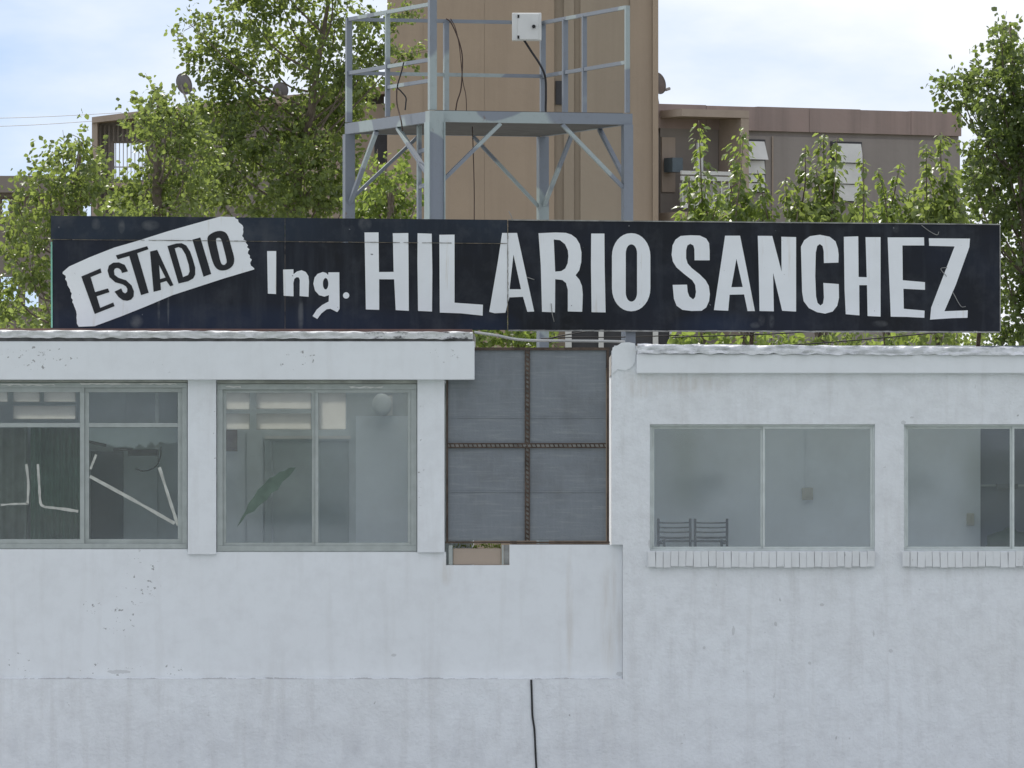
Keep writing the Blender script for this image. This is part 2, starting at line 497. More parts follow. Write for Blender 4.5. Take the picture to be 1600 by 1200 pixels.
def mesh_sheet():
    t = NT('grey_wire_mesh')
    g = t.ramp(t.noise(1, 3, 0.6, t.map((26, 1, 3))), 0.45, 0.75)
    h = t.ramp(t.noise(1, 3, 0.6, t.map((2.2, 1, 34))), 0.52, 0.70)
    col = t.mix(t.math('MULTIPLY', g, 0.30), (0.208, 0.228, 0.25), (0.27, 0.29, 0.305))
    col = t.mix(t.math('MULTIPLY', h, 0.4), col, (0.32, 0.34, 0.34))
    dk = t.ramp(t.noise(2, 5, 0.6), 0.5, 0.75)
    col = t.mix(t.math('MULTIPLY', dk, 0.35), col, (0.11, 0.11, 0.11))
    t.bump(t.noise(1, 2, 0.5, t.map((40, 1, 40))), 0.4, 0.01)
    return t.set(col, 0.8, 0.1, 0.2)
M['mesh'] = mesh_sheet()

def tan_wall(name, a, b, st=0.4):
    t = NT(name)
    col = t.mix(t.ramp(t.noise(0.35, 5, 0.6), 0.35, 0.7), a, b)
    s = t.ramp(t.noise(1, 5, 0.6, t.map((2.2, 2.2, 0.12))), 0.45, 0.8)
    col = t.mix(t.math('MULTIPLY', s, st), col, tuple(x * 0.66 for x in b))
    t.bump(t.noise(6, 5), 0.3, 0.03)
    return t.set(col, 0.9, 0, 0.2)
M['tan'] = tan_wall('tan_render', (0.41, 0.325, 0.245), (0.365, 0.29, 0.222))
M['tan_grey'] = tan_wall('grey_tan_render', (0.375, 0.315, 0.245), (0.34, 0.285, 0.225))
M['brown'] = tan_wall('brown_render', (0.305, 0.275, 0.255), (0.275, 0.247, 0.23))
M['rosy'] = tan_wall('rosy_parapet', (0.355, 0.27, 0.245), (0.30, 0.245, 0.225), 0.7)
M['grey_brown'] = tan_wall('grey_brown_cladding', (0.28, 0.25, 0.225), (0.24, 0.215, 0.195))
M['buff'] = tan_wall('buff_render', (0.42, 0.345, 0.285), (0.37, 0.305, 0.25))

def leaf_mat(name, dark, light, trans, tf=0.5):
    t = NT(name)
    at = t.n.new('ShaderNodeAttribute'); at.attribute_name = 'rnd'
    col = t.mix(at.outputs['Fac'], dark, light)
    t.set(col, 0.33, 0, 0.6)
    tr = t.n.new('ShaderNodeBsdfTranslucent')
    t.l.new(t.mix(at.outputs['Fac'], tuple(x * 0.7 for x in trans), trans), tr.inputs[0])
    m = t.n.new('ShaderNodeMixShader'); m.inputs[0].default_value = tf
    t.l.new(t.b.outputs[0], m.inputs[1]); t.l.new(tr.outputs[0], m.inputs[2]); t.l.new(m.outputs[0], t.out.inputs[0])
    return t.m
M['leaf'] = leaf_mat('poplar_leaf', (0.050, 0.078, 0.030), (0.125, 0.165, 0.055), (0.35, 0.44, 0.10), 0.55)
M['leaf_dark'] = leaf_mat('dark_leaf', (0.042, 0.066, 0.028), (0.10, 0.135, 0.048), (0.28, 0.37, 0.085), 0.52)
M['leaf_bright'] = leaf_mat('mulberry_leaf', (0.050, 0.082, 0.028), (0.12, 0.165, 0.048), (0.36, 0.47, 0.09), 0.55)

# ------------------------------------------------------------------ ground
def ground_mat():
    t = NT('dusty_ground')
    col = t.mix(t.ramp(t.noise(0.15, 6, 0.6), 0.4, 0.65), (0.17, 0.145, 0.115), (0.09, 0.115, 0.05))
    t.bump(t.noise(3, 6), 0.4, 0.05)
    return t.set(col, 0.95, 0, 0.1)
g = mesh_obj('ground', [(-3000, -3000, 0), (3000, -3000, 0), (3000, 3000, 0), (-3000, 3000, 0)], [(0, 1, 2, 3)], ground_mat())
tag(g, kind='structure')
def pitch_mat():
    t = NT('pitch_grass')
    s = t.n.new('ShaderNodeTexWave'); s.inputs['Scale'].default_value = 0.09
    t.l.new(t.coord(), s.inputs['Vector'])
    col = t.mix(s.outputs['Fac'], (0.055, 0.10, 0.03), (0.07, 0.12, 0.035))
    col = t.mix(t.math('MULTIPLY', t.ramp(t.noise(0.6, 6), 0.45, 0.7), 0.5), col, (0.12, 0.12, 0.06))
    t.bump(t.noise(20, 4), 0.6, 0.04)
    return t.set(col, 0.9, 0, 0.15)
g = mesh_obj('pitch', [(-60, -85, 0.004), (60, -85, 0.004), (60, -12, 0.004), (-60, -12, 0.004)], [(0, 1, 2, 3)], pitch_mat())
tag(g, kind='structure')

g = mesh_obj('bounce_pavement', [(-60, -11.9, 0.008), (60, -11.9, 0.008), (60, 20, 0.008), (-60, 20, 0.008)], [(0, 1, 2, 3)], simple('pale_bounce_paving', (0.33, 0.345, 0.37), 0.9, 0.2, 0.8, bump=0.3))  # unseen pale apron, added to bounce light onto the facade
tag(g, kind='structure')
GZ = HOR + CAM_Z * PPM       # pixel row of the ground at Y = 0
RY = 3.0                     # back wall of the right room
BY = 2.6                     # back wall of the left room
DEPTH = 4.2                  # depth of the white building
FLOOR_Z = 4.16
fy = HOR + (CAM_Z - FLOOR_Z) * PPM

# ------------------------------------------------------------------ unseen stand behind the camera, added for the windows to reflect
GS = thing('unseen_grandstand', 'stepped concrete grandstand behind the camera, added for window reflections', 'unseen_grandstand', (0, -110, 0))
for i in range(14):
    y = -103 - i * .9
    MB().box((-70, y - .9, 0), (70, y, .6 + .45 * i)).build('terrace_step', M['stand'], GS)
MB().box((-70, -118, 0), (70, -115.7, 13)).build('rear_wall', M['stand'], GS)
for x, w_, z0, z1 in ((-12.0, 6.0, 4.0, 7.3), (-8.6, .5, 3, 8.5), (-6.2, 2.0, 5.0, 7.6), (-2.5, .5, 3, 8.5), (4.6, .5, 3, 8.5), (10.2, .5, 3, 8.5), (13.5, 3.0, 4.6, 6.6), (-30, 4, 3, 6), (30, 4, 3, 6), (-45, 4, 3, 6), (45, 4, 3, 6)):
    MB().box((x - w_ / 2, -113 if w_ < 1 else -111.5, z0 if w_ > 1 else 0), (x + w_ / 2, -112.6 if w_ < 1 else -110.9, z1)).build('reflection_column' if w_ < 1 else 'reflection_panel', M['alu'] if w_ < 1 else M['reflect_grey'], GS)  # boxes and uprights added only to vary what the glass reflects

# ------------------------------------------------------------------ left block of the white building
XL = -260
LB = thing('white_building', 'white rendered building block with grey windows under the left end of the sign', 'building', P(350, GZ, 2))
ledge = 1061
MB().pbox(XL, 972.99, ledge, GZ, 0.0, 0.30).build('lower_wall', M['wall_right'], LB)
# recessed band, notched for the planter gap
notch = [(XL, 858), (293, 858), (293, 862.5), (697, 862.5), (697, 883), (796, 883), (796, 851), (972.5, 851), (972.5, ledge - 0.5), (XL, ledge - 0.5)]
v, f = prism([notch], P, 0.10, 0.32)
mesh_obj('parapet_wall', v, f, M['wall_left'], LB)
# sloped mortar fillet on top of the ledge
a, b = P(XL, ledge, 0), P(972, ledge, 0)
MB().add([(a.x, 0.004, a.z + .001), (b.x, 0.004, b.z + .001), (b.x, 0.099, a.z + .02), (a.x, 0.099, a.z + .02)], [(0, 1, 2, 3)]).build('ledge_fillet', M['wall_left'], LB)
for (x0, x1, y1) in ((293, 337.5, 866.5), (652, 694.5, 863.5)):
    MB().pbox(x0, x1, 590, y1, 0.055, 0.30, ref=0).build('pillar', M['pillar'], LB, bevel=0.008)
MB().pbox(XL - 10, 741.5, 533.5, 593.5, -0.10, 0.36, ref=0).build('fascia', M['fascia'], LB, bevel=0.010)
# roof slab
a, b = P(XL - 10, 533, 0), P(741, 521, 0)
sky_x = [(-2.2, -0.7), (-3.75, -2.4)]          # unseen roof openings added to brighten the left room (metres)
xs_ = sorted([a.x, P(741.5, 0).x] + [q for p in sky_x for q in p])
rs = MB()
for i in range(0, len(xs_), 2): rs.box((xs_[i], .365, P(0, 590).z), (xs_[i + 1], BY + .22, b.z))
for x0, x1 in sky_x:
    rs.box((x0, .365, P(0, 590).z), (x1, .7, b.z)); rs.box((x0, 2.4, P(0, 590).z), (x1, BY + .22, b.z))
rs.build('roof_slab', M['concrete'], LB)
for x0, x1 in sky_x:
    MB().box((x0 + .002, .702, b.z - .02), (x1 - .002, 2.398, b.z - .012)).build('added_rooflight', M['frosted'], LB)

def ribbon(name, x0, x1, ytop, ybot, Y, mat, parent, amp, seed, step=5.0, rows=5, back=1.2, sag=None):
    """crumpled membrane edge: front strip folded back over the roof"""
    n = int((x1 - x0) / step)
    v, f = [], []
    cols = rows + 2
    for i in range(n + 1):
        x = x0 + (x1 - x0) * i / n
        tt, bb = ytop(x), ybot(x)
        for j in range(rows):
            y = bb + (tt - bb) * j / (rows - 1)
            p = P(x, y, 0)
            q = noise.noise(Vector((x * 0.045 + seed, j * 0.8, seed))) + 0.6 * noise.noise(Vector((x * 0.16, j * 1.7, seed + 5)))
            e = noise.noise(Vector((x * 0.06, seed * 3, j * 0.5)))
            v.append((p.x, Y - amp * 0.5 - q * amp, p.z + e * amp * (0.35 if j else 0.45)))
        p = P(x, tt, 0)
        e = noise.noise(Vector((x * 0.05, seed * 7, 0.2)))
        v.append((p.x, Y + 0.25, p.z + 0.012 + e * amp * 0.4))
        v.append((p.x, Y + back, p.z + 0.004))
    for i in range(n):
        for j in range(cols - 1):
            a = i * cols + j
            f.append((a, a + cols, a + cols + 1, a + 1))
    return mesh_obj(name, v, f, mat, parent, smooth=True)

MB().pbox(XL - 10, 738, 525, 533.4, -0.085, 0.36, ref=0).build('bitumen_layer', M['tar_dark'], LB)
ribbon('roof_membrane', XL - 8, 739, lambda x: 517 + 2.5 * max(0, x) / 740, lambda x: 528.0 + 2 * max(0, x) / 740, -0.10, M['edge_white'], LB, 0.032, 3.0, step=4)
a, b = P(XL, 515.5, .8), P(738, 517.0, .8)
MB().bar((a.x, .62, a.z), (b.x, .62, b.z), 0.05, 0.035).build('edge_flashing', M['copper'], LB)

# --- interior of the left block
BY = 2.6     # back wall
k = (DIST + BY) / DIST
def back_openings(rects):
    return [[(x0, y0), (x1, y0), (x1, y1), (x0, y1)] for (x0, x1, y0, y1) in rects]
cler = [(20, 62, 607, 628), (68, 118, 607, 628), (-60, 12, 607, 628), (20, 118, 634, 655), (348, 390, 613, 640), (348, 390, 646, 671), (400, 486, 613, 639), (400, 486, 646, 671), (497, 541, 613, 671)]
outer = [(XL, 560), (735, 560), (735, fy + 8), (XL, fy + 8)]
v, f = prism([outer] + back_openings(cler), P, BY, BY + 0.15)
mesh_obj('back_wall', v, f, M['interior_grey'], LB)
for (x0, x1, y0, y1) in cler:
    MB().pbox(x0 + .5, x1 - .5, y0 + .5, y1 - .5, BY + 0.06, BY + 0.075).build('frosted_pane', M['old_pane'], LB)
xa, xb = P(XL, 0, 0).x, P(738, 0, 0).x
MB().box((xa, 0.33, FLOOR_Z - 0.2), (xb, BY, FLOOR_Z)).build('floor', M['interior_floor'], LB)
ce = MB()
xs_ = sorted([xa, xb] + [q for p in sky_x for q in p])
for i in range(0, len(xs_), 2): ce.box((xs_[i], .37, P(0, 594).z), (xs_[i + 1], BY, P(0, 590.3).z))
for x0, x1 in sky_x:
    ce.box((x0, .37, P(0, 594).z), (x1, .7, P(0, 590.3).z)); ce.box((x0, 2.4, P(0, 594).z), (x1, BY, P(0, 590.3).z))
ce.build('ceiling', M['interior'], LB)
MB().box((xb - .15, 0.33, 0), (xb, DEPTH, P(0, 535).z)).build('end_wall', M['wall_left'], LB)
MB().box((xa, 0.33, 0), (xa + .15, DEPTH, P(0, 535).z)).build('end_wall', M['wall_left'], LB)
MB().box((P(291, 0).x, 0.45, FLOOR_Z), (P(326, 0).x, BY, P(0, 595).z)).build('partition_wall', M['interior_grey'], LB)
# wall panels and doors at the back
def panel(x0, x1, y0, y1, mat, name='wall_panel', d=0.03, parent=LB, Y=BY):
    return MB().pbox(x0, x1, y0, y1, Y - d, Y - 0.002, ref=Y).build(name, mat, parent)
panel(346, 383, 676, fy, M['interior_grey']); panel(386, 411, 676, fy, M['interior_grey'])
panel(414, 548, 681, 686, M['shutter'], 'door_header', 0.06)
panel(414, 424, 688, fy, M['door_grey'], 'door_frame', 0.06); panel(427, 488, 690, fy, M['door_grey'], 'door', 0.02)
panel(499, 545, 690, fy, M['door_grey'], 'door', 0.02)
panel(556, 640, 650, fy, M['interior'], 'wall_panel', 0.05)
panel(350, 371, 672, 705, M['bark'], 'fuse_board', 0.10)
panel(142, 193, 705, fy, M['door_dark'], 'door', 0.03); panel(200, 246, 604, fy, M['interior_grey'], 'wall_panel', 0.04); panel(249, 284, 604, fy, M['interior_grey'], 'wall_panel', 0.04)
panel(142, 196, 604, 700, M['interior_grey'], 'wall_panel', 0.03)

def window(name, parent, x0, x1, y0, y1, Yf, ft, mid, sash=None, transoms=(), mat=None):
    """fixed frame mesh with sash frames and panes as sub-parts"""
    mat = mat or M['alu']
    m = MB()
    m.pbox(x0, x1, y0, y0 + ft, Yf, Yf + .09, ref=0); m.pbox(x0, x1, y1 - ft, y1, Yf, Yf + .09, ref=0)
    m.pbox(x0, x0 + ft, y0 + ft, y1 - ft, Yf, Yf + .09, ref=0); m.pbox(x1 - ft, x1, y0 + ft, y1 - ft, Yf, Yf + .09, ref=0)
    w = m.build(name, mat, parent, bevel=0.004)
    edges = [x0 + ft] + list(mid) + [x1 - ft]
    for i in range(len(edges) - 1):
        a, b = edges[i], edges[i + 1]
        st = sash or ft * .7
        off = 0.012 if i % 2 else 0.045
        s = MB()
        Yb = Yf + off
        ya, yb = y0 + ft, y1 - ft
        s.pbox(a, b, ya, ya + st, Yb, Yb + .03, ref=0); s.pbox(a, b, yb - st, yb, Yb, Yb + .03, ref=0)
        s.pbox(a, a + st, ya + st, yb - st, Yb, Yb + .03, ref=0); s.pbox(b - st, b, ya + st, yb - st, Yb, Yb + .03, ref=0)
        for t in transoms:
            s.pbox(a + st, b - st, t - 3.4, t + 3.4, Yb, Yb + .03, ref=0)
        s.build('sash', mat, w, bevel=0.003)
        ys = [ya + st] + [q for t in transoms for q in (t - 3.4, t + 3.4)] + [yb - st]
        for j in range(0, len(ys), 2):
            MB().pbox(a + st - 1, b - st + 1, ys[j] - 1, ys[j + 1] + 1, Yb + .012, Yb + .017, ref=0).build('pane', M['glass'], w)
    return w
w1 = window('window', LB, -190, 292, 597.5, 857.5, 0.13, 8, (-28, 131), 7, (664,))
w2 = window('window', LB, 338.5, 651, 599.5, 862, 0.13, 9, (492,), 5)
# grimy head strip with flaking paint above the two windows
MB().pbox(XL, 292.5, 594, 597, 0.10, 0.36, ref=0).build('window_head', M['alu_dirty'], LB)
MB().pbox(338, 651.5, 594, 599, 0.10, 0.36, ref=0).build('window_head', M['alu_dirty'], LB)
def strip(pts, w, Y, name, mat, parent, seed=0):
    rnd = random.Random(seed)
    pts = [P(x, y, 0) for x, y in pts]
    pts = smooth_path([Vector((p.x, Y, p.z)) for p in pts], 5) if len(pts) > 2 else [pts[0].lerp(pts[1], i / 8) for i in range(9)]
    v, f = [], []
    for i, p in enumerate(pts):
        d = (pts[min(i + 1, len(pts) - 1)] - pts[max(i - 1, 0)]); d.y = 0; d.normalize()
        n = Vector((-d.z, 0, d.x)); ww = w * rnd.uniform(.8, 1.2) / PPM / 2
        for s, yy in ((1, Y), (-1, Y), (-1, Y + .002), (1, Y + .002)):
            v.append(Vector((p.x, yy, p.z)) + n * ww * s)
    m = len(pts)
    for i in range(m - 1):
        for q in range(4):
            a = i * 4 + q; b = i * 4 + (q + 1) % 4
            f.append((a, b, b + 4, a + 4))
    f += [(3, 2, 1, 0), tuple((m - 1) * 4 + q for q in range(4))]
    return mesh_obj(name, v, f, mat, parent)
GYa, GYb = 0.13 + .045 + .008, 0.13 + .012 + .008   # just in front of the inner / outer panes
strip([(40, 725), (43, 755), (42, 787)], 4.0, GYb, 'tape_strip', M['tape'], w1, 1)
strip([(0, 789), (20, 787.5), (42, 787)], 2.8, GYb, 'tape_strip', M['tape'], w1, 2)
strip([(58, 725), (60, 755), (62, 785), (68, 792)], 4.0, GYb, 'tape_strip', M['tape'], w1, 3)
strip([(68, 792), (95, 795), (121, 799)], 4.4, GYb, 'tape_strip', M['tape'], w1, 4)
strip([(139, 744), (205, 780), (272, 818)], 4.8, GYa, 'tape_strip', M['tape'], w1, 5)
strip([(248, 730), (260, 768), (277, 821)], 4.8, GYa, 'tape_strip', M['tape'], w1, 6)
strip([(149, 710), (140, 733)], 4.0, GYa, 'tape_strip', M['tape'], w1, 7)
patch = [(463, 730), (452, 731), (444, 736), (437, 737), (429, 744), (421, 747), (411, 758), (402, 766), (397, 776), (388, 787), (384, 798), (377, 809), (370, 824), (379, 813), (385, 804), (397, 799), (406, 789), (417, 781), (423, 771), (434, 765), (441, 753), (452, 744)]
v, f = prism([patch], P, GYa - .004, GYa - .001)
mesh_obj('blade_shape', v, f, simple('dark_green_film', (0.12, 0.165, 0.135), .6, .3, 6), w2)  # thin dark green blade shape just in front of the pane
# flaking paint rags on the frame heads
rnd = random.Random(5)
for x0, x1, y in ((0, 90, 601), (124, 280, 599.5), (352, 380, 604), (478, 488, 605), (545, 600, 605)):
    top = [(x, y - rnd.uniform(0.2, 1.6)) for x in range(x0, x1, 6)]
    bot = [(x, y + rnd.uniform(0.2, 2.2)) for x in range(x1 - 3, x0, -6)]
    v, f = prism([top + bot], P, 0.122, 0.127)
    mesh_obj('paint_flake', v, f, M['shutter'], LB)

# --- wire mesh screen between the two blocks
MS = thing('mesh_screen', 'grey wire mesh screen in a rusty frame with cross bars between the two white blocks', 'screen', P(824, 851, .15))
fr = MB()
fr.pbox(696, 953, 542.5, 547, .12, .16, ref=0); fr.pbox(696, 953, 846, 849, .12, .16, ref=0)
fr.pbox(697, 700, 547, 846, .12, .16, ref=0); fr.pbox(948, 952, 547, 846, .12, .16, ref=0)
fr.build('frame', M['rust'], MS)
for (x0, x1, y0, y1) in ((700, 820, 547, 692), (828, 947, 547, 692), (700, 820, 700, 845), (828, 947, 700, 845)):
    p = MB().pbox(x0, x1, y0, y1, .150, .156, ref=0).build('mesh_panel', M['mesh'], MS)
    yy = 652 if y0 < 600 else 768
    MB().pbox(x0, x1, yy - 1.2, yy + 1.2, .143, .149, ref=0).build('rail', M['mesh'], p)
def lattice(x0, x1, y0, y1, vertical):
    m = MB()
    if vertical:
        m.pbox(x0, x0 + 2, y0, y1, .125, .14, ref=0); m.pbox(x1 - 2, x1, y0, y1, .125, .14, ref=0)
        n = int((y1 - y0) / 7)
        for i in range(n):
            y = y0 + (i + .5) * (y1 - y0) / n
            m.bar(P(x0 + 1, y - 2, 0) + Vector((0, .13, 0)), P(x1 - 1, y + 1.5, 0) + Vector((0, .13, 0)), .016, .022)
    else:
        m.pbox(x0, x1, y0, y0 + 2, .115, .123, ref=0); m.pbox(x0, x1, y1 - 2, y1, .115, .123, ref=0)
        n = int((x1 - x0) / 7)
        for i in range(n):
            x = x0 + (i + .5) * (x1 - x0) / n
            m.bar(P(x - 1, y0 + 1, 0) + Vector((0, .119, 0)), P(x + 1, y1 - 1, 0) + Vector((0, .119, 0)), .022, .016)
    m.build('lattice_bar', M['rust'], MS)
    # plates behind the lattice, pale primer showing between the rods
    b = MB()
    if vertical: b.pbox(x0, x1, y0, y1, .142, .147, ref=0)
    else: b.pbox(x0, x1, y0, y1, .1245, .1295, ref=0)
    b.build('bar_plate', M['sign_edge'], MS)
lattice(820, 828, 547, 845, True)
lattice(700, 947, 692, 700, False)
# rough rusty seat below the screen
MB().pbox(800, 953, 849.5, 851, .10, .2, ref=0).build('bottom_plate', M['rust'], MS)

# --- planter box in the notch
PL = thing('planter_box', 'small beige planter box set in the wall gap below the mesh screen', 'planter', P(748, 883, .2))
MB().pbox(707.5, 783, 857, 882.5, .16, .45, ref=0).build('box', M['buff'], PL, bevel=.006)
MB().pbox(701, 707, 852, 882.5, .13, .2, ref=0).build('post', M['alu'], PL)
MB().pbox(784, 787, 851.5, 882.5, .13, .2, ref=0).build('post', M['alu'], PL)
MB().pbox(787.5, 795.5, 851.5, 882.5, .15, .4, ref=0).build('end_plate', M['sign_edge'], PL)

# ------------------------------------------------------------------ right block
RB = thing('white_building', 'white roughcast building block with brick window sills to the right of the screen', 'building', P(1300, GZ, 2))
XR = 1900
win = [(1015.5, 1367, 663, 861), (1412.5, 1764, 663, 861)]
outer = [(955.5, 548), (XR, 548), (XR, GZ), (973, GZ), (973, 851), (955.5, 851)]
holes = [[(a, c), (b, c), (b, d), (a, d)] for (a, b, c, d) in win]
v, f = prism([outer] + holes, P, 0.0, 0.25)
mesh_obj('front_wall', v, f, M['wall_right'], RB)
MB().pbox(994.5, XR + 10, 553, 583.5, -0.09, 0.30, ref=0).build('fascia', M['fascia'], RB, bevel=.012)
sky_r = [(1.9, 3.3), (3.6, 5.0), (5.3, 6.5)]  # unseen roof openings added to brighten the right room
def holed_slab(x0, x1, y0, y1, z0, z1, ya, yb, name, mat):
    xs = sorted([x0, x1] + [q for p in sky_r for q in p]); m = MB()
    for i in range(0, len(xs), 2): m.box((xs[i], y0, z0), (xs[i + 1], y1, z1))
    for p in sky_r:
        m.box((p[0], y0, z0), (p[1], ya, z1)); m.box((p[0], yb, z0), (p[1], y1, z1))
    m.build(name, mat, RB)
holed_slab(P(957, 0).x, P(XR, 0).x, .26, RY + .3, P(0, 583).z, P(0, 551).z, 1.5, 2.7, 'roof_slab', M['concrete'])
for x0, x1 in sky_r:
    MB().box((x0 + .002, 1.502, P(0, 551).z - .02), (x1 - .002, 2.698, P(0, 551).z - .012)).build('added_rooflight', M['frosted'], RB)
ribbon('roof_membrane', 996, XR, lambda x: 538.5 + 5 * (x - 996) / 600, lambda x: 552.5 + 3 * (x - 996) / 600, -0.10, M['foil'], RB, 0.045, 11.0, step=4)
# broken plaster corner post
cp = [(956.5, 549), (957.5, 543), (966, 539), (971, 535.5), (983, 535), (992, 536.5), (993.5, 552), (992, 566), (989, 571), (984, 576), (977, 578.5), (965, 577), (956.5, 584)]
v, f = prism([cp], P, -0.018, 0.2)
o = mesh_obj('corner_post', v, f, M['pillar'], RB)
bm = o.modifiers.new('bevel', 'BEVEL'); bm.width = .012; bm.segments = 2; bm.limit_method = 'ANGLE'

xa, xb = P(973, 0).x, P(XR, 0).x
rcl = [(990 + 134 * i, 990 + 134 * i + 122, 596, 656) for i in range(4)]  # high rear openings hidden from the camera, added to light the room
v, f = prism([[(960, 540), (1532, 540), (1532, fy + 8), (960, fy + 8)]] + back_openings(rcl), P, RY, RY + .15)
mesh_obj('back_wall', v, f, M['interior'], RB)
for (x0, x1, y0, y1) in rcl:
    MB().pbox(x0 + .3, x1 - .3, y0 + .3, y1 - .3, RY + .06, RY + .066).build('added_clerestory_pane', M['glass'], RB)
MB().pbox(1532.6, XR, 540, fy + 8, RY + .10, RY + .2, ref=RY).build('back_wall', M['doorway_dim'], RB)  # dark colour stands in for the shade of the doorway beyond
MB().pbox(1533, XR, 757, 760, RY + .06, RY + .098, ref=RY).build('dado_rail', M['door_grey'], RB)
MB().pbox(1557, 1590, 756, 764, RY - .1, RY + .055, ref=RY).build('shelf', M['door_dark'], RB)
MB().box((xa, .26, FLOOR_Z - .2), (xb, DEPTH, FLOOR_Z)).build('floor', M['interior_floor'], RB)
holed_slab(xa - .1, xb, .27, RY + .28, P(0, 590).z, P(0, 584).z, 1.5, 2.7, 'ceiling', M['interior'])
MB().box((xa - .12, .255, 0), (xa, DEPTH, P(0, 552).z)).build('end_wall', M['wall_left'], RB)
MB().box((xb - .12, .255, 0), (xb, DEPTH, P(0, 552).z)).build('end_wall', M['wall_left'], RB)
for (a, b, c, d), mid in zip(win, (1192, 1582)):
    m_ = [mid] if mid < 1400 else [mid]
    window('window', RB, a, b, c, d, 0.05, 3.4, m_, 3.4, mat=M['alu_light'])
# header brick sills, painted white
bme = None
rnd = random.Random(3)
for (a, b, c, d) in win:
    s = MB().pbox(a - 3, b + 6, d + .5, d + 24.5, 0.02, 0.2, ref=0).build('brick_sill', M['brick'], RB)
    n = int((b + 8 - a) / 11.8)
    if bme is None:
        q = MB().box((-11.6 / PPM / 2, -.07, -12 / PPM), (11.6 / PPM / 2, .05, 12 / PPM))
        bme = q.build('brick', M['brick'], s)
        bev = bme.modifiers.new('bevel', 'BEVEL'); bev.width = .004; bev.segments = 2
        first = bme
    for i in range(n):
        p = P(a - 3 + 11.8 * (i + .5), d + 12.8, 0)
        o = first if (i == 0 and a < 1100) else first.copy()
        if o is not first: COL.objects.link(o)
        o.parent = s
        o.location = (p.x, rnd.uniform(-.012, .008), p.z + rnd.uniform(-.010, .008))
        o.scale = (rnd.uniform(.975, 1.0), 1, rnd.uniform(.96, 1.02))
        o.rotation_euler = (rnd.uniform(-.02, .02), rnd.uniform(-.03, .03), rnd.uniform(-.03, .03))

# ------------------------------------------------------------------ things inside the rooms
def chair(px, label, rot, Y=2.35):
    base = P(px, HOR, Y); base.z = FLOOR_Z
    t = thing('chair', label, 'chair', base, 'metal chairs by the right window')
    t.rotation_euler = (0, 0, rot)
    def put(m, name):
        o = m.build(name, M['chair'])
        o.parent = t
        return o
    w, sd, sh, bh = .205, .20, .46, .755
    for s in (-1, 1):
        put(MB().tube([(s * w, .20, 0), (s * w, .20, sh), (s * w, .225, bh)], .017, 8), 'back_leg')
        put(MB().tube([(s * w * .82, -sd, 0), (s * w * .82, -sd, sh + .03)], .017, 8), 'front_leg')
        put(MB().tube([(s * w * .82, -sd, sh - .02), (s * w, .20, sh - .02)], .011, 6), 'side_rail')
    for z in (.705, .645, .585, .515):
        pts = [(w * q, .20 + (z - sh) * .08 + .03 * (1 - q * q), z - .008 * (1 - q * q)) for q in (-1, -.5, 0, .5, 1)]
        m = MB().tube(pts, .009 if z > .55 else .014, 6)
        put(m, 'back_slat')
    put(MB().box((-w, -sd, sh - .005), (w, .19, sh + .022)), 'seat').modifiers.new('b', 'BEVEL').width = .01
    put(MB().tube([(-w * .82, -sd, .2), (w * .82, -sd, .2)], .010, 6), 'stretcher')
    return t
chair(1056, 'left dark metal slat-back chair in the corner behind the right block window', R(4))
chair(1109, 'right dark metal slat-back chair next to the other chair behind the window', R(-6))

def wall_box(name, label, cat, x0, x1, y0, y1, Y, mat, d=.05, bevel=.008):
    t = thing(name, label, cat, P((x0 + x1) / 2, y1, Y))
    MB().pbox(x0, x1, y0, y1, Y - d, Y - .003, ref=Y).build('housing', mat, t, bevel=bevel)
    MB().pbox(x0 + 4, x1 - 4, y0 + 5, y1 - 5, Y - d - .008, Y - d - .001, ref=Y).build('cover', mat, t, bevel=.003)
    return t
sw = wall_box('switch_box', 'beige switch box with a conduit above it on the back wall', 'switch box', 1253, 1270, 762, 781, RY, M['beige_plastic'])
MB().pbox(1258, 1260.5, 600, 761, RY - .03, RY - .004, ref=RY).build('conduit', M['interior'], sw)
wall_box('switch_box', 'beige switch box low on the wall behind the rightmost window', 'switch box', 1510, 1522, 802, 821, RY, M['beige_plastic'])
fan = thing('wall_fan', 'round white fan on the wall behind the second window', 'fan', P(598, 650, 2.4))
c = P(597, 632, 2.42)
v = []; n = 24
mm = MB()
for rr, yy in ((.115, 0), (.125, -.03), (.115, -.075), (.07, -.09)):
    mm.v += [Vector((c.x + rr * math.cos(2 * math.pi * i / n), c.y + yy, c.z + rr * 1.15 * math.sin(2 * math.pi * i / n))) for i in range(n)]
for j in range(3):
    for i in range(n):
        a, b = j * n + i, j * n + (i + 1) % n
        mm.f.append((a, b, b + n, a + n))
mm.f += [tuple(range(3 * n, 4 * n)), tuple(reversed(range(n)))]
mm.build('fan_head', M['interior_grey'], fan, smooth=True)
MB().pbox(603, 613, 618, 649, 2.42, BY - .055, ref=2.42).build('bracket', M['white_plastic'], fan)

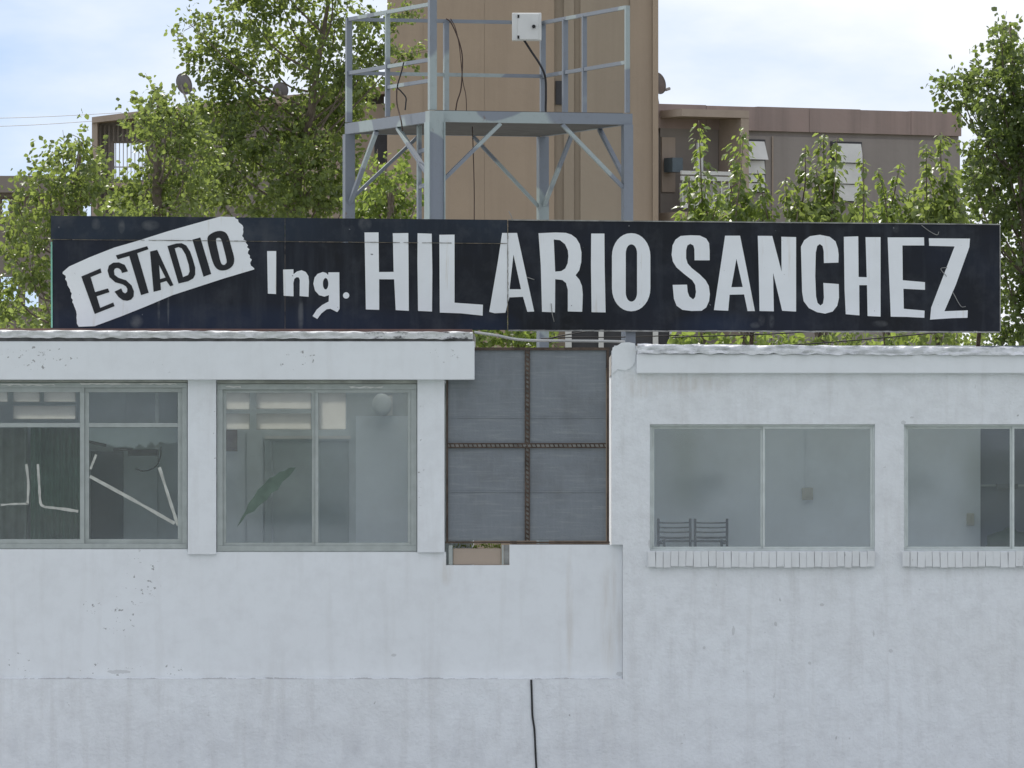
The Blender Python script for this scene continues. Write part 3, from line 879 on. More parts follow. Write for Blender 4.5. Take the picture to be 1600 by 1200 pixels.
def bundle(px, py, Y, rx, ry, label):
    m = MB(); n, k_ = 18, 10
    c = P(px, py, Y)
    for i in range(k_ + 1):
        ph = math.pi * i / k_
        for j in range(n):
            th = 2 * math.pi * j / n
            d = Vector((math.sin(ph) * math.cos(th), math.sin(ph) * math.sin(th), math.cos(ph)))
            q = 1 + .35 * noise.noise(d * 1.7 + Vector((px, 0, 0))) + .12 * noise.noise(d * 5)
            m.v.append(Vector((c.x + d.x * rx * q, c.y + d.y * rx * .6 * q, max(FLOOR_Z, c.z + d.z * ry * q))))
    for i in range(k_):
        for j in range(n):
            a = i * n + j; b = i * n + (j + 1) % n
            m.f.append((a, a + n, b + n, b))
    o = m.build('cloth_bundle', simple('dark_green_cloth', (0.06, 0.10, 0.065), .9, .4, 8), None, True)
    tag(o, label, 'cloth')
bundle(1578, 862, 2.6, .34, .30, 'heap of dark green cloth in the corner behind the rightmost window')
# green curtains behind the first window
def curtain(label, x0, x1, y0, y1, Y, seed, mat):
    n = 60
    v, f = [], []
    for i in range(n + 1):
        x = x0 + (x1 - x0) * i / n
        d = .035 * math.sin(i * .9 + seed) + .03 * noise.noise(Vector((i * .2, seed, 0)))
        a, b = P(x, y0, Y), P(x, y1, Y)
        v += [(a.x, Y + d, a.z), (b.x, Y + d * 1.4, b.z)]
    for i in range(n):
        a = 2 * i; f.append((a, a + 1, a + 3, a + 2))
    o = mesh_obj('curtain', v, f, mat, None, True)
    so = o.modifiers.new('s', 'SOLIDIFY'); so.thickness = .006
    tag(o, label, 'curtain')
curtain('dark green curtain behind the tape of the leftmost window', 48, 128, 668, fy, 1.5, 1.0, M['green_cloth'])
curtain('grey-green curtain at the very left edge of the leftmost window', -120, 43, 668, fy, 1.6, 2.0, simple('grey_green_cloth', (0.22, 0.26, 0.23), .9, .2, 5))
# sagging ceiling rag on a black bar behind the broken pane
br = thing('black_bracket', 'black bar bracket with a hanging cable and torn lining behind the taped pane', 'bracket', P(230, 712, 1.0))
MB().pbox(200, 247, 702, 712, .98, 1.04, ref=1).build('bar', M['black'], br, bevel=.006)
MB().pbox(177, 208, 700, 704.5, .99, 1.03, ref=1).build('arm', M['black'], br)
MB().bar(P(139, 690, 1), P(166, 696, 1), .03, .035).build('arm', M['black'], br)
MB().pbox(242, 248, 604, 714, 1.045, 1.08, ref=1).build('drop_rod', M['alu'], br)
MB().tube(smooth_path([P(252, 698, 1), P(250, 716, 1), P(242, 730, 1), P(225, 736, 1), P(212, 732, 1)]), .008, 6).build('cable', M['black'], br, True)
rnd = random.Random(8)
top = [(138, 669), (200, 669), (279, 669), (279, 690)]
botm = [(262, 694), (250, 690), (243, 697), (236, 690), (228, 700), (218, 694), (210, 701), (196, 697), (180, 698), (160, 692), (138, 688)]
v, f = prism([top + botm], P, .93, .945)
mesh_obj('torn_lining', v, f, M['interior_grey'], br)

# ------------------------------------------------------------------ the sign
SY = 0.9
SG = thing('roof_sign', 'long black roof sign with white hand-painted lettering across the roof', 'sign', P(800, 518, SY))
def sp(x, y, Y=SY):
    return P(x, y, Y)
def quad_panel(name, pts, mat, ya, yb):
    v, f = prism([pts], P, ya, yb)
    return mesh_obj(name, v, f, mat, SG)
def topy(x):  return 337 + (x - 80) * 6.5 / 713 if x < 793.5 else 344 + (x - 793.5) * 7 / 768
seamy = lambda x: 374 + (x - 80) * 6.5 / 713
boty = lambda x: 513.5 + (x - 80) * 4.5 / 1482
quad_panel('panel', [(79.5, topy(79.5)), (445, topy(445)), (445, seamy(445) - .4), (79.5, seamy(79.5) - .4)], M['board_top'], SY - .006, SY + .03)
quad_panel('panel', [(445.6, topy(446)), (792.7, topy(792)), (792.7, seamy(793) - .4), (445.6, seamy(446) - .4)], M['board_top'], SY - .003, SY + .03)
quad_panel('panel', [(82, seamy(82) + .5), (445, seamy(445) + .5), (445, boty(445)), (82, boty(82))], M['board'], SY, SY + .03)
quad_panel('panel', [(445.6, seamy(446) + .5), (792.7, seamy(793) + .5), (792.7, boty(793)), (445.6, boty(446))], M['board'], SY + .002, SY + .03)
rnd = random.Random(2)
def ragged(x0, x1, fy_, amp, step=9):
    n = max(2, int(abs(x1 - x0) / step))
    return [(x0 + (x1 - x0) * i / n, fy_(x0 + (x1 - x0) * i / n) + (rnd.uniform(-amp, amp) if 0 < i < n else 0)) for i in range(n + 1)]
quad_panel('panel', ragged(794, 1562, topy, .6) + ragged(1562.5, 794, boty, .8), M['board'], SY - .004, SY + .03)
# edging
e = MB()
for i in range(40):
    x0, x1 = 794 + 768 * i / 40, 794 + 768 * (i + 1) / 40
    e.bar(sp(x0, topy(x0) - .3) + Vector((0, rnd.uniform(-.008, .004), 0)), sp(x1, topy(x1) - .3) + Vector((0, rnd.uniform(-.008, .004), 0)), .03, .014)
    e.bar(sp(x0, boty(x0) + .8) + Vector((0, rnd.uniform(-.012, .004), 0)), sp(x1, boty(x1) + .8 + rnd.uniform(-.5, .5)) + Vector((0, -.004, 0)), .035, .018)
e.bar(sp(1562.5, 351), sp(1563, 518), .03, .012, (1, 0, 0))
e.build('edge_strip', M['sign_edge'], SG)
MB().bar(sp(80.5, 378), sp(81, 512), .03, .02, (1, 0, 0)).build('edge_strip', M['turquoise'], SG)
# lap joints between the sheets, open and dirty where they cross the letters
for x0, x1 in ((80, 445), (446, 792)):
    m_ = MB()
    n_ = 60
    for i in range(n_):
        xa_, xb_ = x0 + (x1 - x0) * i / n_, x0 + (x1 - x0) * (i + 1) / n_
        if rnd.random() < .12: continue
        m_.bar(sp(xa_, seamy(xa_) + rnd.uniform(-.15, .15), SY - .016), sp(xb_, seamy(xb_) + rnd.uniform(-.15, .15), SY - .016), .004, rnd.uniform(.003, .009))
    m_.build('lap_joint', M['joint'], SG)
m_ = MB()
for i in range(36):
    ya_, yb_ = 345 + 172 * i / 36, 345 + 172 * (i + 1) / 36
    m_.bar(sp(793.4 + rnd.uniform(-.3, .3), ya_, SY - .016), sp(793.4 + rnd.uniform(-.3, .3), yb_, SY - .016), rnd.uniform(.004, .011), .004, (0, 1, 0))
m_.build('lap_joint', M['joint'], SG)
# back frame and stays
bk = MB()
for x in (110, 300, 500, 690, 800, 985, 1180, 1380, 1540):
    bk.bar(sp(x, topy(x) + 3, SY + .06), sp(x, boty(x), SY + .06), .05, .05, (0, 1, 0))
bk.bar(sp(85, 395, SY + .06), sp(1555, 395, SY + .06), .04, .04); bk.bar(sp(85, 490, SY + .06), sp(1555, 490, SY + .06), .04, .04)
bk.build('back_frame', M['rust'], SG)
for x in (300, 690, 1180, 1540):
    rz = P(0, 521 if x < 800 else 548).z
    a = sp(x, 400, SY + .09)
    MB().bar(a, (a.x, SY + 1.9, rz), .05, .05).build('stay', M['rust'], SG)
for x in (985,):
    a = sp(x, 510, SY + .06)
    MB().box((a.x - .06, SY + .05, P(0, 551).z), (a.x + .065, SY + .16, a.z + .4)).build('post', M['steel'], SG)
for x in (1180, 1540):
    a = sp(x, 512, SY + .06)

# ---- painted letters, outlines traced as (x, y) of the photograph
def cr(l, ox, oy, s): return [(ox + x / s, oy + y / s) for x, y in l]
A4 = lambda l: cr(l, 90, 330, 5.0)
B4 = lambda l: cr(l, 400, 340, 1600 / 380)
C4 = lambda l: cr(l, 740, 340, 1600 / 300)
D4 = lambda l: cr(l, 1030, 340, 1600 / 290)
E4 = lambda l: cr(l, 1290, 340, 1600 / 300)
def closed_smooth(l, k=3):
    q = [Vector((a, b, 0)) for a, b in l]
    n = len(q); res = []
    for i in range(n):
        a, b, c, d = q[i-1], q[i], q[(i+1) % n], q[(i+2) % n]
        for j in range(k):
            t = j / k
            p = 0.5 * ((2*b) + (c - a)*t + (2*a - 5*b + 4*c - d)*t*t + (3*b - a - 3*c + d)*t**3)
            res.append((p.x, p.y))
    return res
def rrect(x0, x1, y0, y1, rx, ry, n=8):
    l = []
    for cx, cy, a0 in ((x1 - rx, y0 + ry, -90), (x1 - rx, y1 - ry, 0), (x0 + rx, y1 - ry, 90), (x0 + rx, y0 + ry, 180)):
        for i in range(n + 1):
            a = R(a0 + 90 * i / n); l.append((cx + rx * math.cos(a), cy + ry * math.sin(a)))
    return l
def wob(l, amp=.35):
    return [(x + rnd.uniform(-amp, amp), y + rnd.uniform(-amp, amp)) for x, y in l]
def letter(loops, front, mat=None, name='letter'):
    v, f = prism(loops, P, front, front + .0025)
    return mesh_obj(name, v, f, mat or M['letter'], SG)
LF = SY - .0095
# white swash behind the first word, brushed ends
top_e = A4([(40, 475), (90, 432), (250, 360), (440, 285), (630, 230), (850, 160), (1060, 100), (1270, 42), (1385, 45)])
right = []
for (x0, y0), (x1, y1) in zip([(1385, 45), (1440, 110), (1460, 210), (1490, 280), (1510, 380)], [(1440, 110), (1460, 210), (1490, 280), (1510, 380), (1535, 450)]):
    for i in range(1, 7):
        t = i / 6
        right.append((x0 + (x1 - x0) * t + rnd.uniform(-16, 10), y0 + (y1 - y0) * t))
bot_e = A4([(1535, 455), (1300, 525), (1100, 590), (900, 655), (700, 740), (500, 820), (290, 898), (165, 903)])
left = []
for (x0, y0), (x1, y1) in zip([(165, 900), (130, 760), (110, 660), (75, 560)], [(130, 760), (110, 660), (75, 560), (40, 475)]):
    for i in range(1, 7):
        t = i / 6
        left.append((x0 + (x1 - x0) * t + rnd.uniform(-10, 10), y0 + (y1 - y0) * t))
letter([top_e + A4(right) + bot_e + A4(left)[:-1]], LF, M['letter'], 'white_banner')
BF = LF - .004
blk = M['letter_black']
letter([A4([(185, 510), (335, 447), (343, 480), (258, 515), (293, 632), (393, 603), (405, 632), (305, 665), (333, 755), (435, 713), (445, 742), (290, 803)])], BF, blk)
letter([A4([(550, 470), (503, 483), (496, 462), (480, 447), (462, 443), (446, 450), (440, 466), (445, 497), (475, 520), (535, 540), (578, 580), (596, 625), (594, 665), (575, 690), (545, 700), (510, 695), (475, 670), (445, 628), (497, 603), (510, 632), (528, 642), (543, 630), (545, 608), (535, 588), (510, 572), (450, 555), (405, 515), (390, 465), (400, 425), (435, 402), (480, 400), (525, 420)])], BF, blk)
letter([A4([(455, 345), (700, 273), (710, 297), (622, 328), (712, 637), (652, 656), (560, 350), (470, 376)])], BF, blk)
letter([A4([(722, 315), (778, 302), (905, 578), (880, 587), (850, 545), (803, 560), (808, 615), (750, 630)]), A4([(793, 420), (843, 518), (801, 530)])], BF, blk)
letter([A4([(858, 272), (930, 252), (970, 250), (1005, 268), (1035, 315), (1055, 370), (1075, 440), (1075, 495), (1060, 525), (1020, 547), (945, 565)]), A4([(915, 290), (945, 280), (970, 290), (1000, 340), (1025, 420), (1032, 470), (1020, 498), (980, 515)])], BF, blk)
letter([A4([(1053, 222), (1115, 205), (1200, 490), (1140, 512)])], BF, blk)
letter([closed_smooth(A4([(1170, 215), (1195, 178), (1250, 155), (1300, 160), (1332, 195), (1360, 290), (1380, 370), (1370, 422), (1330, 455), (1275, 463), (1235, 440), (1210, 390), (1185, 300)])), closed_smooth(A4([(1237, 228), (1255, 208), (1275, 217), (1290, 260), (1320, 380), (1314, 410), (1295, 420), (1275, 400), (1258, 330)]))], BF, blk)
# Ing.
letter([B4([(73, 220), (133, 220), (132, 503), (78, 500)])], LF)
letter([B4([(178, 342), (246, 340), (247, 372), (270, 354), (300, 346), (328, 358), (345, 385), (349, 420), (346, 521), (287, 516), (288, 410), (280, 393), (266, 392), (252, 403), (246, 430), (247, 518), (182, 514)])], LF)
hole = [(458 + 18 * math.cos(a * math.pi / 8), 435 + 38 * math.sin(a * math.pi / 8)) for a in range(16)]
letter([B4([(548, 360), (550, 600), (535, 622), (490, 600), (465, 603), (430, 630), (403, 667), (372, 648), (400, 605), (435, 575), (478, 552), (480, 510), (450, 520), (415, 510), (388, 480), (377, 435), (385, 395), (405, 370), (440, 358), (462, 364), (475, 378), (476, 360)]), B4(hole)], LF)
letter([B4([(593 + 21 * math.cos(a * math.pi / 9), 512 + 21 * math.sin(a * math.pi / 9)) for a in range(18)])], LF)
# first big word
letter([B4(wob([(713, 97), (807, 97), (810, 357), (905, 357), (901, 103), (1002, 102), (1005, 350), (1005, 612), (918, 608), (908, 407), (811, 405), (812, 608), (722, 605)], 1.5))], LF)
letter([B4([(1063, 103), (1156, 106), (1160, 350), (1158, 618), (1066, 614), (1062, 300)])], LF)
letter([B4([(1206, 113), (1306, 112), (1306, 560), (1493, 573), (1491, 645), (1350, 630), (1209, 625)])], LF)
letter([C4([(238, 128), (362, 128), (430, 440), (505, 783), (448, 785), (412, 660), (298, 665), (265, 793), (175, 797), (130, 785), (200, 380)]), C4([(332, 308), (395, 597), (300, 597)])], LF)
letter([C4([(541, 130), (680, 124), (770, 127), (815, 142), (855, 172), (884, 220), (899, 290), (897, 370), (880, 440), (850, 480), (882, 518), (903, 570), (910, 640), (905, 785), (785, 782), (785, 600), (770, 545), (740, 520), (680, 513), (678, 790), (570, 785), (560, 400)]), C4([(668, 182), (720, 188), (762, 222), (785, 272), (790, 320), (784, 380), (763, 425), (730, 446), (680, 450)])], LF)
letter([C4([(980, 133), (1090, 133), (1092, 400), (1100, 790), (983, 788), (978, 400)])], LF)
letter([C4(rrect(1153, 1473, 130, 780, 155, 190)), C4(rrect(1268, 1362, 223, 700, 46, 75))], LF)
# second big word
letter([D4([(435, 368), (305, 368), (303, 270), (295, 240), (268, 226), (243, 240), (232, 280), (232, 350), (245, 395), (280, 435), (350, 490), (400, 540), (428, 590), (437, 660), (430, 720), (405, 775), (365, 803), (280, 805), (200, 795), (150, 760), (127, 700), (116, 580), (240, 578), (245, 640), (260, 680), (292, 705), (310, 685), (317, 640), (310, 580), (285, 540), (220, 490), (150, 430), (118, 380), (107, 320), (115, 240), (140, 190), (185, 158), (270, 152), (350, 155), (405, 180), (430, 220), (435, 290)])], LF)
letter([D4([(568, 156), (697, 156), (760, 470), (825, 806), (762, 806), (732, 662), (607, 665), (595, 803), (472, 797), (550, 280)]), D4([(666, 355), (720, 598), (622, 600)])], LF)
letter([D4([(850, 157), (975, 158), (1055, 465), (1053, 165), (1180, 168), (1180, 810), (1060, 803), (982, 475), (988, 808), (865, 805), (858, 450)])], LF)
letter([D4([(1545, 388), (1420, 392), (1418, 290), (1408, 245), (1385, 228), (1362, 245), (1350, 300), (1345, 500), (1352, 680), (1365, 735), (1390, 758), (1412, 740), (1420, 690), (1415, 563), (1548, 573), (1550, 690), (1535, 760), (1495, 810), (1430, 828), (1360, 815), (1290, 780), (1245, 720), (1232, 640), (1222, 250), (1250, 195), (1300, 160), (1385, 148), (1470, 165), (1520, 205), (1540, 265), (1547, 320)])], LF)
letter([E4([(152, 160), (272, 156), (275, 495), (343, 497), (333, 163), (458, 163), (458, 825), (350, 820), (345, 563), (280, 563), (282, 815), (168, 805), (158, 600)])], LF)
letter([E4([(517, 165), (820, 165), (822, 232), (640, 232), (643, 522), (828, 538), (828, 602), (648, 593), (652, 760), (825, 775), (823, 835), (680, 828), (543, 825), (530, 500)])], LF)
letter([E4([(860, 172), (1203, 175), (1198, 245), (1085, 560), (990, 780), (1185, 773), (1182, 835), (1050, 838), (870, 850), (880, 750), (1075, 240), (863, 235)])], LF)
# loose snagged wires on the sign face
for pts in ([(1440, 352), (1452, 361), (1464, 367), (1467, 362)], [(1480, 418), (1470, 420), (1479, 432)], [(1489, 457), (1501, 478), (1509, 479)], [(861, 474), (863, 491), (866, 503)], [(801, 345), (799, 338), (795, 330)], [(823, 433), (835, 437)]):
    MB().tube(smooth_path([P(x, y, SY - .02) for x, y in pts], 4), .005, 5).build('snagged_wire', M['sign_edge'], SG, True)

# ------------------------------------------------------------------ steel platform behind the sign
N_ = Vector((P(679, 0, 8.0).x, 8.0, 0)); L_ = Vector((P(545, 0, 11.5).x, 11.5, 0))
R_ = Vector((P(980, 0, 8.8).x, 8.8, 0)); B_ = Vector((P(848, 0, 12.3).x, 12.3, 0))
ZP = P(0, 173, 8.0).z
ZR = P(0, 28, 11.5).z
U = (R_ - N_).normalized()
TW = thing('steel_platform', 'blue-grey steel platform on four legs with railings and knee braces behind the sign', 'platform', (N_ + B_) / 2)
up = lambda p, z: Vector((p.x, p.y, z))
BD = .15
for p, w in ((N_, .20), (L_, .14), (R_, .13), (B_, .14)):
    MB().bar(up(p, 0), up(p, ZP - BD - .002 if p is not N_ else ZP - .003), w, w, U).build('leg', M['steel'], TW)
V_ = Vector((-U.y, U.x, 0))
for sgn in (-1, 1):
    c_ = N_ + U * (.108 * sgn) - V_ * .01
    MB().bar(up(c_, 0), up(c_, ZP - BD - .004), .24, .012, U).build('flange', M['steel_pale'], TW)
def inset(a, b, da, db):
    d = (b - a).normalized(); return a + d * da, b - d * db
for a, b, da, db in ((N_, R_, .102, -.065), (L_, N_, -.07, .102), (B_, R_, .05, .04), (L_, B_, .05, .05)):
    q0, q1 = inset(a, b, da, db)
    MB().bar(up(q0, ZP - BD / 2), up(q1, ZP - BD / 2), .07, BD).build('beam', M['steel'], TW)
# deck plates
cx = (N_ + B_) / 2
ins = [c + (cx - c) * .03 for c in (N_, R_, B_, L_)]
MB().add([up(c, ZP - .145) for c in ins] + [up(c, ZP + .012) for c in ins], [(3, 2, 1, 0), (4, 5, 6, 7), (0, 1, 5, 4), (1, 2, 6, 5), (2, 3, 7, 6), (3, 0, 4, 7)]).build('deck', M['deck'], TW)
for t in (.3, .62):
    MB().bar(up(N_.lerp(L_, t), ZP - .10), up(R_.lerp(B_, t), ZP - .10), .05, .05).build('joist', M['deck'], TW)
# railing posts and rails
def post(p, z1=ZR, w=.06): MB().bar(up(p, ZP + .013), up(p, z1), w, w, U).build('rail_post', M['steel'], TW)
post(N_ + Vector((-.03, 0, 0)), ZR + .12, .10); post(L_, w=.08); post(R_, w=.06); post(B_, w=.07)
NLm = L_.lerp(N_, .46); post(NLm, ZR - .03, .06)
LBm = L_.lerp(B_, .5); post(LBm, ZR - .03, .07)
BRm = B_.lerp(R_, .27); post(BRm, ZR - .03, .07); BRn = B_.lerp(R_, .5); post(BRn, ZR - .03, .06)
ZM = P(0, 112, 11.5).z
for a, b in ((L_, N_), (L_, B_), (B_, R_)):
    for z in (ZR, ZM):
        q0, q1 = inset(a, b, .03, .03)
        MB().bar(up(q0, z - .02), up(q1, z - .02), .045, .05).build('rail', M['steel'], TW)
q0, q1 = NLm, N_
MB().bar(up(q0, P(0, 137, 10).z), up(q1, P(0, 137, 10).z), .04, .05).build('rail', M['steel'], TW)
# knee braces
def brace(a, b, za, t, w=.06):
    """from leg a at height za up to the beam towards b (fraction t)"""
    MB().bar(up(a.lerp(b, .015), za), up(a.lerp(b, t), ZP - BD - .01), w, w * .8).build('brace', M['steel'], TW)
brace(L_, N_, P(0, 318, 11.5).z, .33); brace(N_, L_, P(0, 285, 8).z, .42)
brace(L_, B_, P(0, 310, 11.5).z, .36, .055); brace(B_, L_, P(0, 325, 12.3).z, .36, .055)
brace(B_, R_, P(0, 322, 12.3).z, .36, .055); brace(R_, B_, P(0, 282, 8.8).z, .32)
brace(N_, R_, P(0, 290, 8).z, .34); brace(R_, N_, P(0, 295, 8.8).z, .34)
# short ladder inside the near corner
la = N_.lerp(L_, .22) + Vector((.05, .3, 0))
MB().bar(up(la, 4), up(la, ZP - .06), .085, .05, U).build('ladder_stile', M['steel'], TW)
lb = N_ + Vector((-.06, .25, 0))
for i in range(9):
    z = P(0, 235, 8.6).z - i * .48
    MB().bar(up(la, z), up(lb, z + .02), .035, .05).build('rung', M['steel'], TW)

# control cabinet on the back rail
cbY = B_.y - .25
JB = thing('control_cabinet', 'small pale grey electrical cabinet hung on the platform railing', 'cabinet', P(822, 63, cbY))
MB().pbox(800, 846, 20, 63, cbY, cbY + .2).build('body', M['white_plastic'], JB, bevel=.01)
d = MB().pbox(809, 841.5, 21.5, 61.5, cbY - .014, cbY - .001).build('door', M['white_plastic'], JB, bevel=.004)
MB().pbox(808.5, 811.5, 23, 28, cbY - .022, cbY - .0145).build('hinge', M['black'], d)
MB().pbox(808.5, 811.5, 55.5, 60.5, cbY - .022, cbY - .0145).build('hinge', M['black'], d)
c = P(834, 41.5, cbY)
MB().tube([(c.x, cbY - .04, c.z), (c.x, cbY - .0145, c.z)], .026, 10).build('lock_knob', M['black'], d)

def wire(name, label, pts, r, mat, cat='cable'):
    o = MB().tube(smooth_path(pts, 6), r, 6).build(name, mat, None, True)
    return tag(o, label, cat)
wire('power_cable', 'thick black cable dropping from the grey cabinet to the platform deck', [P(819, 63, cbY + .1), P(830, 80, cbY + .05), P(845, 103, cbY), P(852, 122, cbY), P(853, 150, cbY), P(853, 176, cbY), up(B_, ZP + .03) + Vector((.1, -.3, 0))], .016, M['wire'])
rb = LBm.y - .06
wire('loose_wire', 'thin brown wire looping down from the back rail of the platform', [P(697, 29, rb), P(705, 36, rb), P(715, 58, rb), P(722, 85, rb), P(722, 115, rb), P(720, 140, rb), P(714, 160, rb), P(711, 182, rb)], .010, M['wire_brown'])
wire('loose_wire', 'second thin brown wire beside the looped one on the back rail', [P(704, 29, rb + .02), P(712, 45, rb + .02), P(718, 75, rb), P(723, 125, rb), P(728, 150, rb), P(729, 180, rb)], .006, M['wire_brown'])
q = NLm.lerp(N_, .4).y - .05
wire('loose_wire', 'tangled dark wire hanging from the left middle rail of the platform', [P(631, 97, q), P(627, 113, q), P(621, 135, q), P(626, 142, q), P(634, 152, q), P(634, 162, q), P(633, 172, q)], .010, M['wire'])
wire('loose_wire', 'dark wire lying over the left beam edge and hanging along the brace', [P(620, 138, q - .1), P(620, 160, q - .1), P(624, 178, q - .2), P(627, 190, q - .3), P(629, 205, q - .3)], .010, M['wire_brown'])
wire('loose_wire', 'thin wire hanging below the platform deck near the front leg', [P(738, 196, 9.5), P(740, 255, 9.5), P(741, 300, 9.5), P(741, 345, 9.5)], .007, M['wire_brown'])
wire('roof_conduit', 'pale conduit sagging across the roof gap above the mesh screen', [P(741, 519, .5), P(775, 524, .5), P(815, 531, .6), P(880, 532.5, .6), P(940, 533, .6), P(976, 534, .5)], .018, M['pipe'], 'conduit')
wire('overhead_wire', 'black wire slanting across the roof gap under the sign', [P(850, 531, 1.5), P(880, 524, 1.5), P(930, 516, 1.5), P(990, 505, 1.5)], .008, M['wire'])
wire('overhead_wire', 'black wire running level across the roof gap under the sign', [P(845, 529, 1.8), P(900, 527, 1.8), P(960, 527, 1.8), P(1060, 524, 1.8)], .007, M['wire'])
wire('overhead_wire', 'upper thin wire below the right half of the sign', [P(1050, 527, 2.2), P(1200, 522, 2.2), P(1300, 516, 2.2), P(1420, 508, 2.2)], .008, M['wire'])
wire('overhead_wire', 'lower thin wire above the silver roof edge on the right', [P(1210, 541, 2.2), P(1320, 533, 2.2), P(1420, 524, 2.2), P(1520, 514, 2.2)], .008, M['wire'])
wire('wall_cable', 'black cable running down the white wall from the ledge', [P(830, 1062, -.014), P(831, 1090, -.014), P(832, 1118, -.014), P(835, 1140, -.014), P(836.5, 1170, -.014), P(838.5, 1210, -.014), P(840, 1260, -.014), P(842, 1300, -.014)], .013, M['wire'])
for i, (a, b) in enumerate((((-80, 186), (190, 176)), ((-80, 200), (190, 186)))):
    wire('power_line', ('upper' if i == 0 else 'lower') + ' faint power line crossing the sky at the far left', [P(a[0], a[1], 100), P((a[0] + b[0]) / 2, (a[1] + b[1]) / 2 + 2, 100), P(b[0], b[1], 100)], .008, M['shutter'], 'power line')

# ------------------------------------------------------------------ apartment blocks far behind
BG = 90.0
TB = thing('stair_tower', 'tall tan apartment stair tower rising behind the steel platform', 'tower', P(816, GZ, BG) * 1)
TB.location.z = 0
def bgp(x0, x1, y0, y1, Ya, Yb, name, mat, parent, ref=BG, bevel=0):
    a, b = P(x0, y1, ref), P(x1, y0, ref)
    return MB().box((a.x, Ya, max(a.z, 0)), (b.x, Yb, b.z)).build(name, mat, parent, bevel=bevel)
ytop, ybt = -60, 1300
bgp(606, 1027, ytop, ybt, BG + .16, BG + 8, 'core_wall', M['tan_grey'], TB)
for x0, x1 in ((605, 661), (661.25, 756.8), (757.1, 866)):
    bgp(x0, x1, ytop, ybt, BG, BG + .15, 'panel', M['tan'], TB)
bgp(881, 897, ytop, ybt, BG + .09, BG + .15, 'pilaster', M['tan_grey'], TB)
bgp(907, 984, ytop, ybt, BG + .06, BG + .15, 'panel', M['tan_grey'], TB)
bgp(984.5, 1019, ytop, ybt, BG, BG + .15, 'panel', tan_wall('brown_tan_render', (0.40, 0.32, 0.245), (0.36, 0.29, 0.225)), TB)
bgp(1019.5, 1028.5, ytop, ybt, BG - .12, BG + .15, 'corner_strip', M['tan'], TB)
bgp(868, 880.5, 126, 163, BG + .12, BG + .157, 'window', M['dark_void'], TB)
# lower band of windows that shows under the sign
for (x0, x1) in ((893, 935), (943, 972), (990, 1019), (1028.5, 1045)):
    bgp(x0, x1, 490, 575, BG - .3, BG - .14, 'window', M['dark_void'], TB)
for (x0, x1) in ((883, 893), (935, 943), (1019.5, 1028), (1045.5, 1053.5)):
    bgp(x0, x1, 485, 580, BG - .45, BG - .13, 'white_post', M['post_white'], TB)

# right wing, parapet receding to the right
RW = thing('apartment_block', 'brown flat-roofed apartment block with white shutters on the right', 'building', P(1260, HOR, BG + 2))
RW.location.z = 0
Yl, Yr = BG + 0.6, BG + 4.8
zt = P(1028, 162, Yl).z
xl, xr = P(1020, 0, Yl).x, P(1500, 0, Yr).x
dirv = Vector((xr - xl, Yr - Yl, 0)); dl = dirv.length; dirv.normalize(); nrm = Vector((dirv.y, -dirv.x, 0))
org = Vector((xl, Yl, 0))
def on_wing(px, py):
    """point on the wing's face seen at this pixel"""
    # solve for s along the face
    tx = (px - 800) / (DIST * PPM)
    s = (tx * (DIST + org.y) - org.x) / (dirv.x - tx * dirv.y)
    p = org + dirv * s
    return s, P(px, py, p.y).z
def wbox(s0, s1, z0, z1, d0, d1, name, mat, parent=RW):
    """box on the wing; d = distance out of the face"""
    v = []
    for z in (z0, z1):
        for s, d in ((s0, d0), (s1, d0), (s1, d1), (s0, d1)):
            q = org + dirv * s + nrm * d
            v.append((q.x, q.y, z))
    return MB().add(v, [(0,3,2,1),(4,5,6,7),(0,1,5,4),(1,2,6,5),(2,3,7,6),(3,0,4,7)]).build(name, mat, parent)
PH = .58
wbox(0, dl, 0, zt - PH - .12, -9, 0, 'wall', M['brown'])
wbox(0, dl, zt - PH - .12, zt - PH, -9, -.06, 'shadow_joint', M['brown'])
# parapet in cast lengths
n = 6
for i in range(n):
    wbox(dl * i / n + (.003 if i else 0), dl * (i + 1) / n - .003, zt - PH, zt - .012 * (i % 3 == 1), -9, .06 + .008 * (i % 2), 'parapet', M['rosy'])
# balcony bay beside the stair tower
s0, _ = on_wing(1029, 200); s1, zb = on_wing(1134, 176)
zb0 = on_wing(1080, 186)[1]
wbox(s0, s1, zb0, zb, -.2, 1.1, 'balcony_roof', M['buff'])
s2, _ = on_wing(1122, 200)
zfl = on_wing(1080, 334)[1]
wbox(s2, s1, zfl - 6, zb0 - .002, -.2, 1.08, 'balcony_pier', M['buff'])
wbox(s0 + .02, s2 - .02, zfl, zb0 - .01, .002, .05, 'balcony_back_wall', M['grey_brown'])
wbox(s0, s2 - .005, zfl - .25, zfl, 0, 1.1, 'balcony_floor', M['buff'])
def wpx(x0, x1, y0, y1, d0, d1, name, mat, parent=RW):
    a, za = on_wing(x0, y1); b, zb_ = on_wing(x1, y0)
    return wbox(a, b, za, zb_, d0, d1, name, mat, parent)
wpx(1031, 1052, 215, 300, .06, .10, 'balcony_window', M['buff']); wpx(1068, 1077, 225, 320, .6, .66, 'white_door_leaf', M['post_white'])
wpx(1030, 1110, 271, 275, 1.0, 1.06, 'hand_rail', M['post_white']); wpx(1030, 1110, 279, 284, 1.0, 1.06, 'hand_rail', M['post_white'])
wpx(1030, 1110, 322, 327, 1.0, 1.06, 'bottom_rail', M['post_white'])
for x in range(1032, 1110, 12):
    wpx(x, x + 1.6, 284.5, 321.5, 1.02, 1.045, 'baluster', M['post_white'])
wpx(1031, 1107, 290, 318, .94, .97, 'balcony_screen', M['concrete'])
wpx(1031, 1047, 248, 270, .2, .6, 'air_conditioner', M['door_dark'])
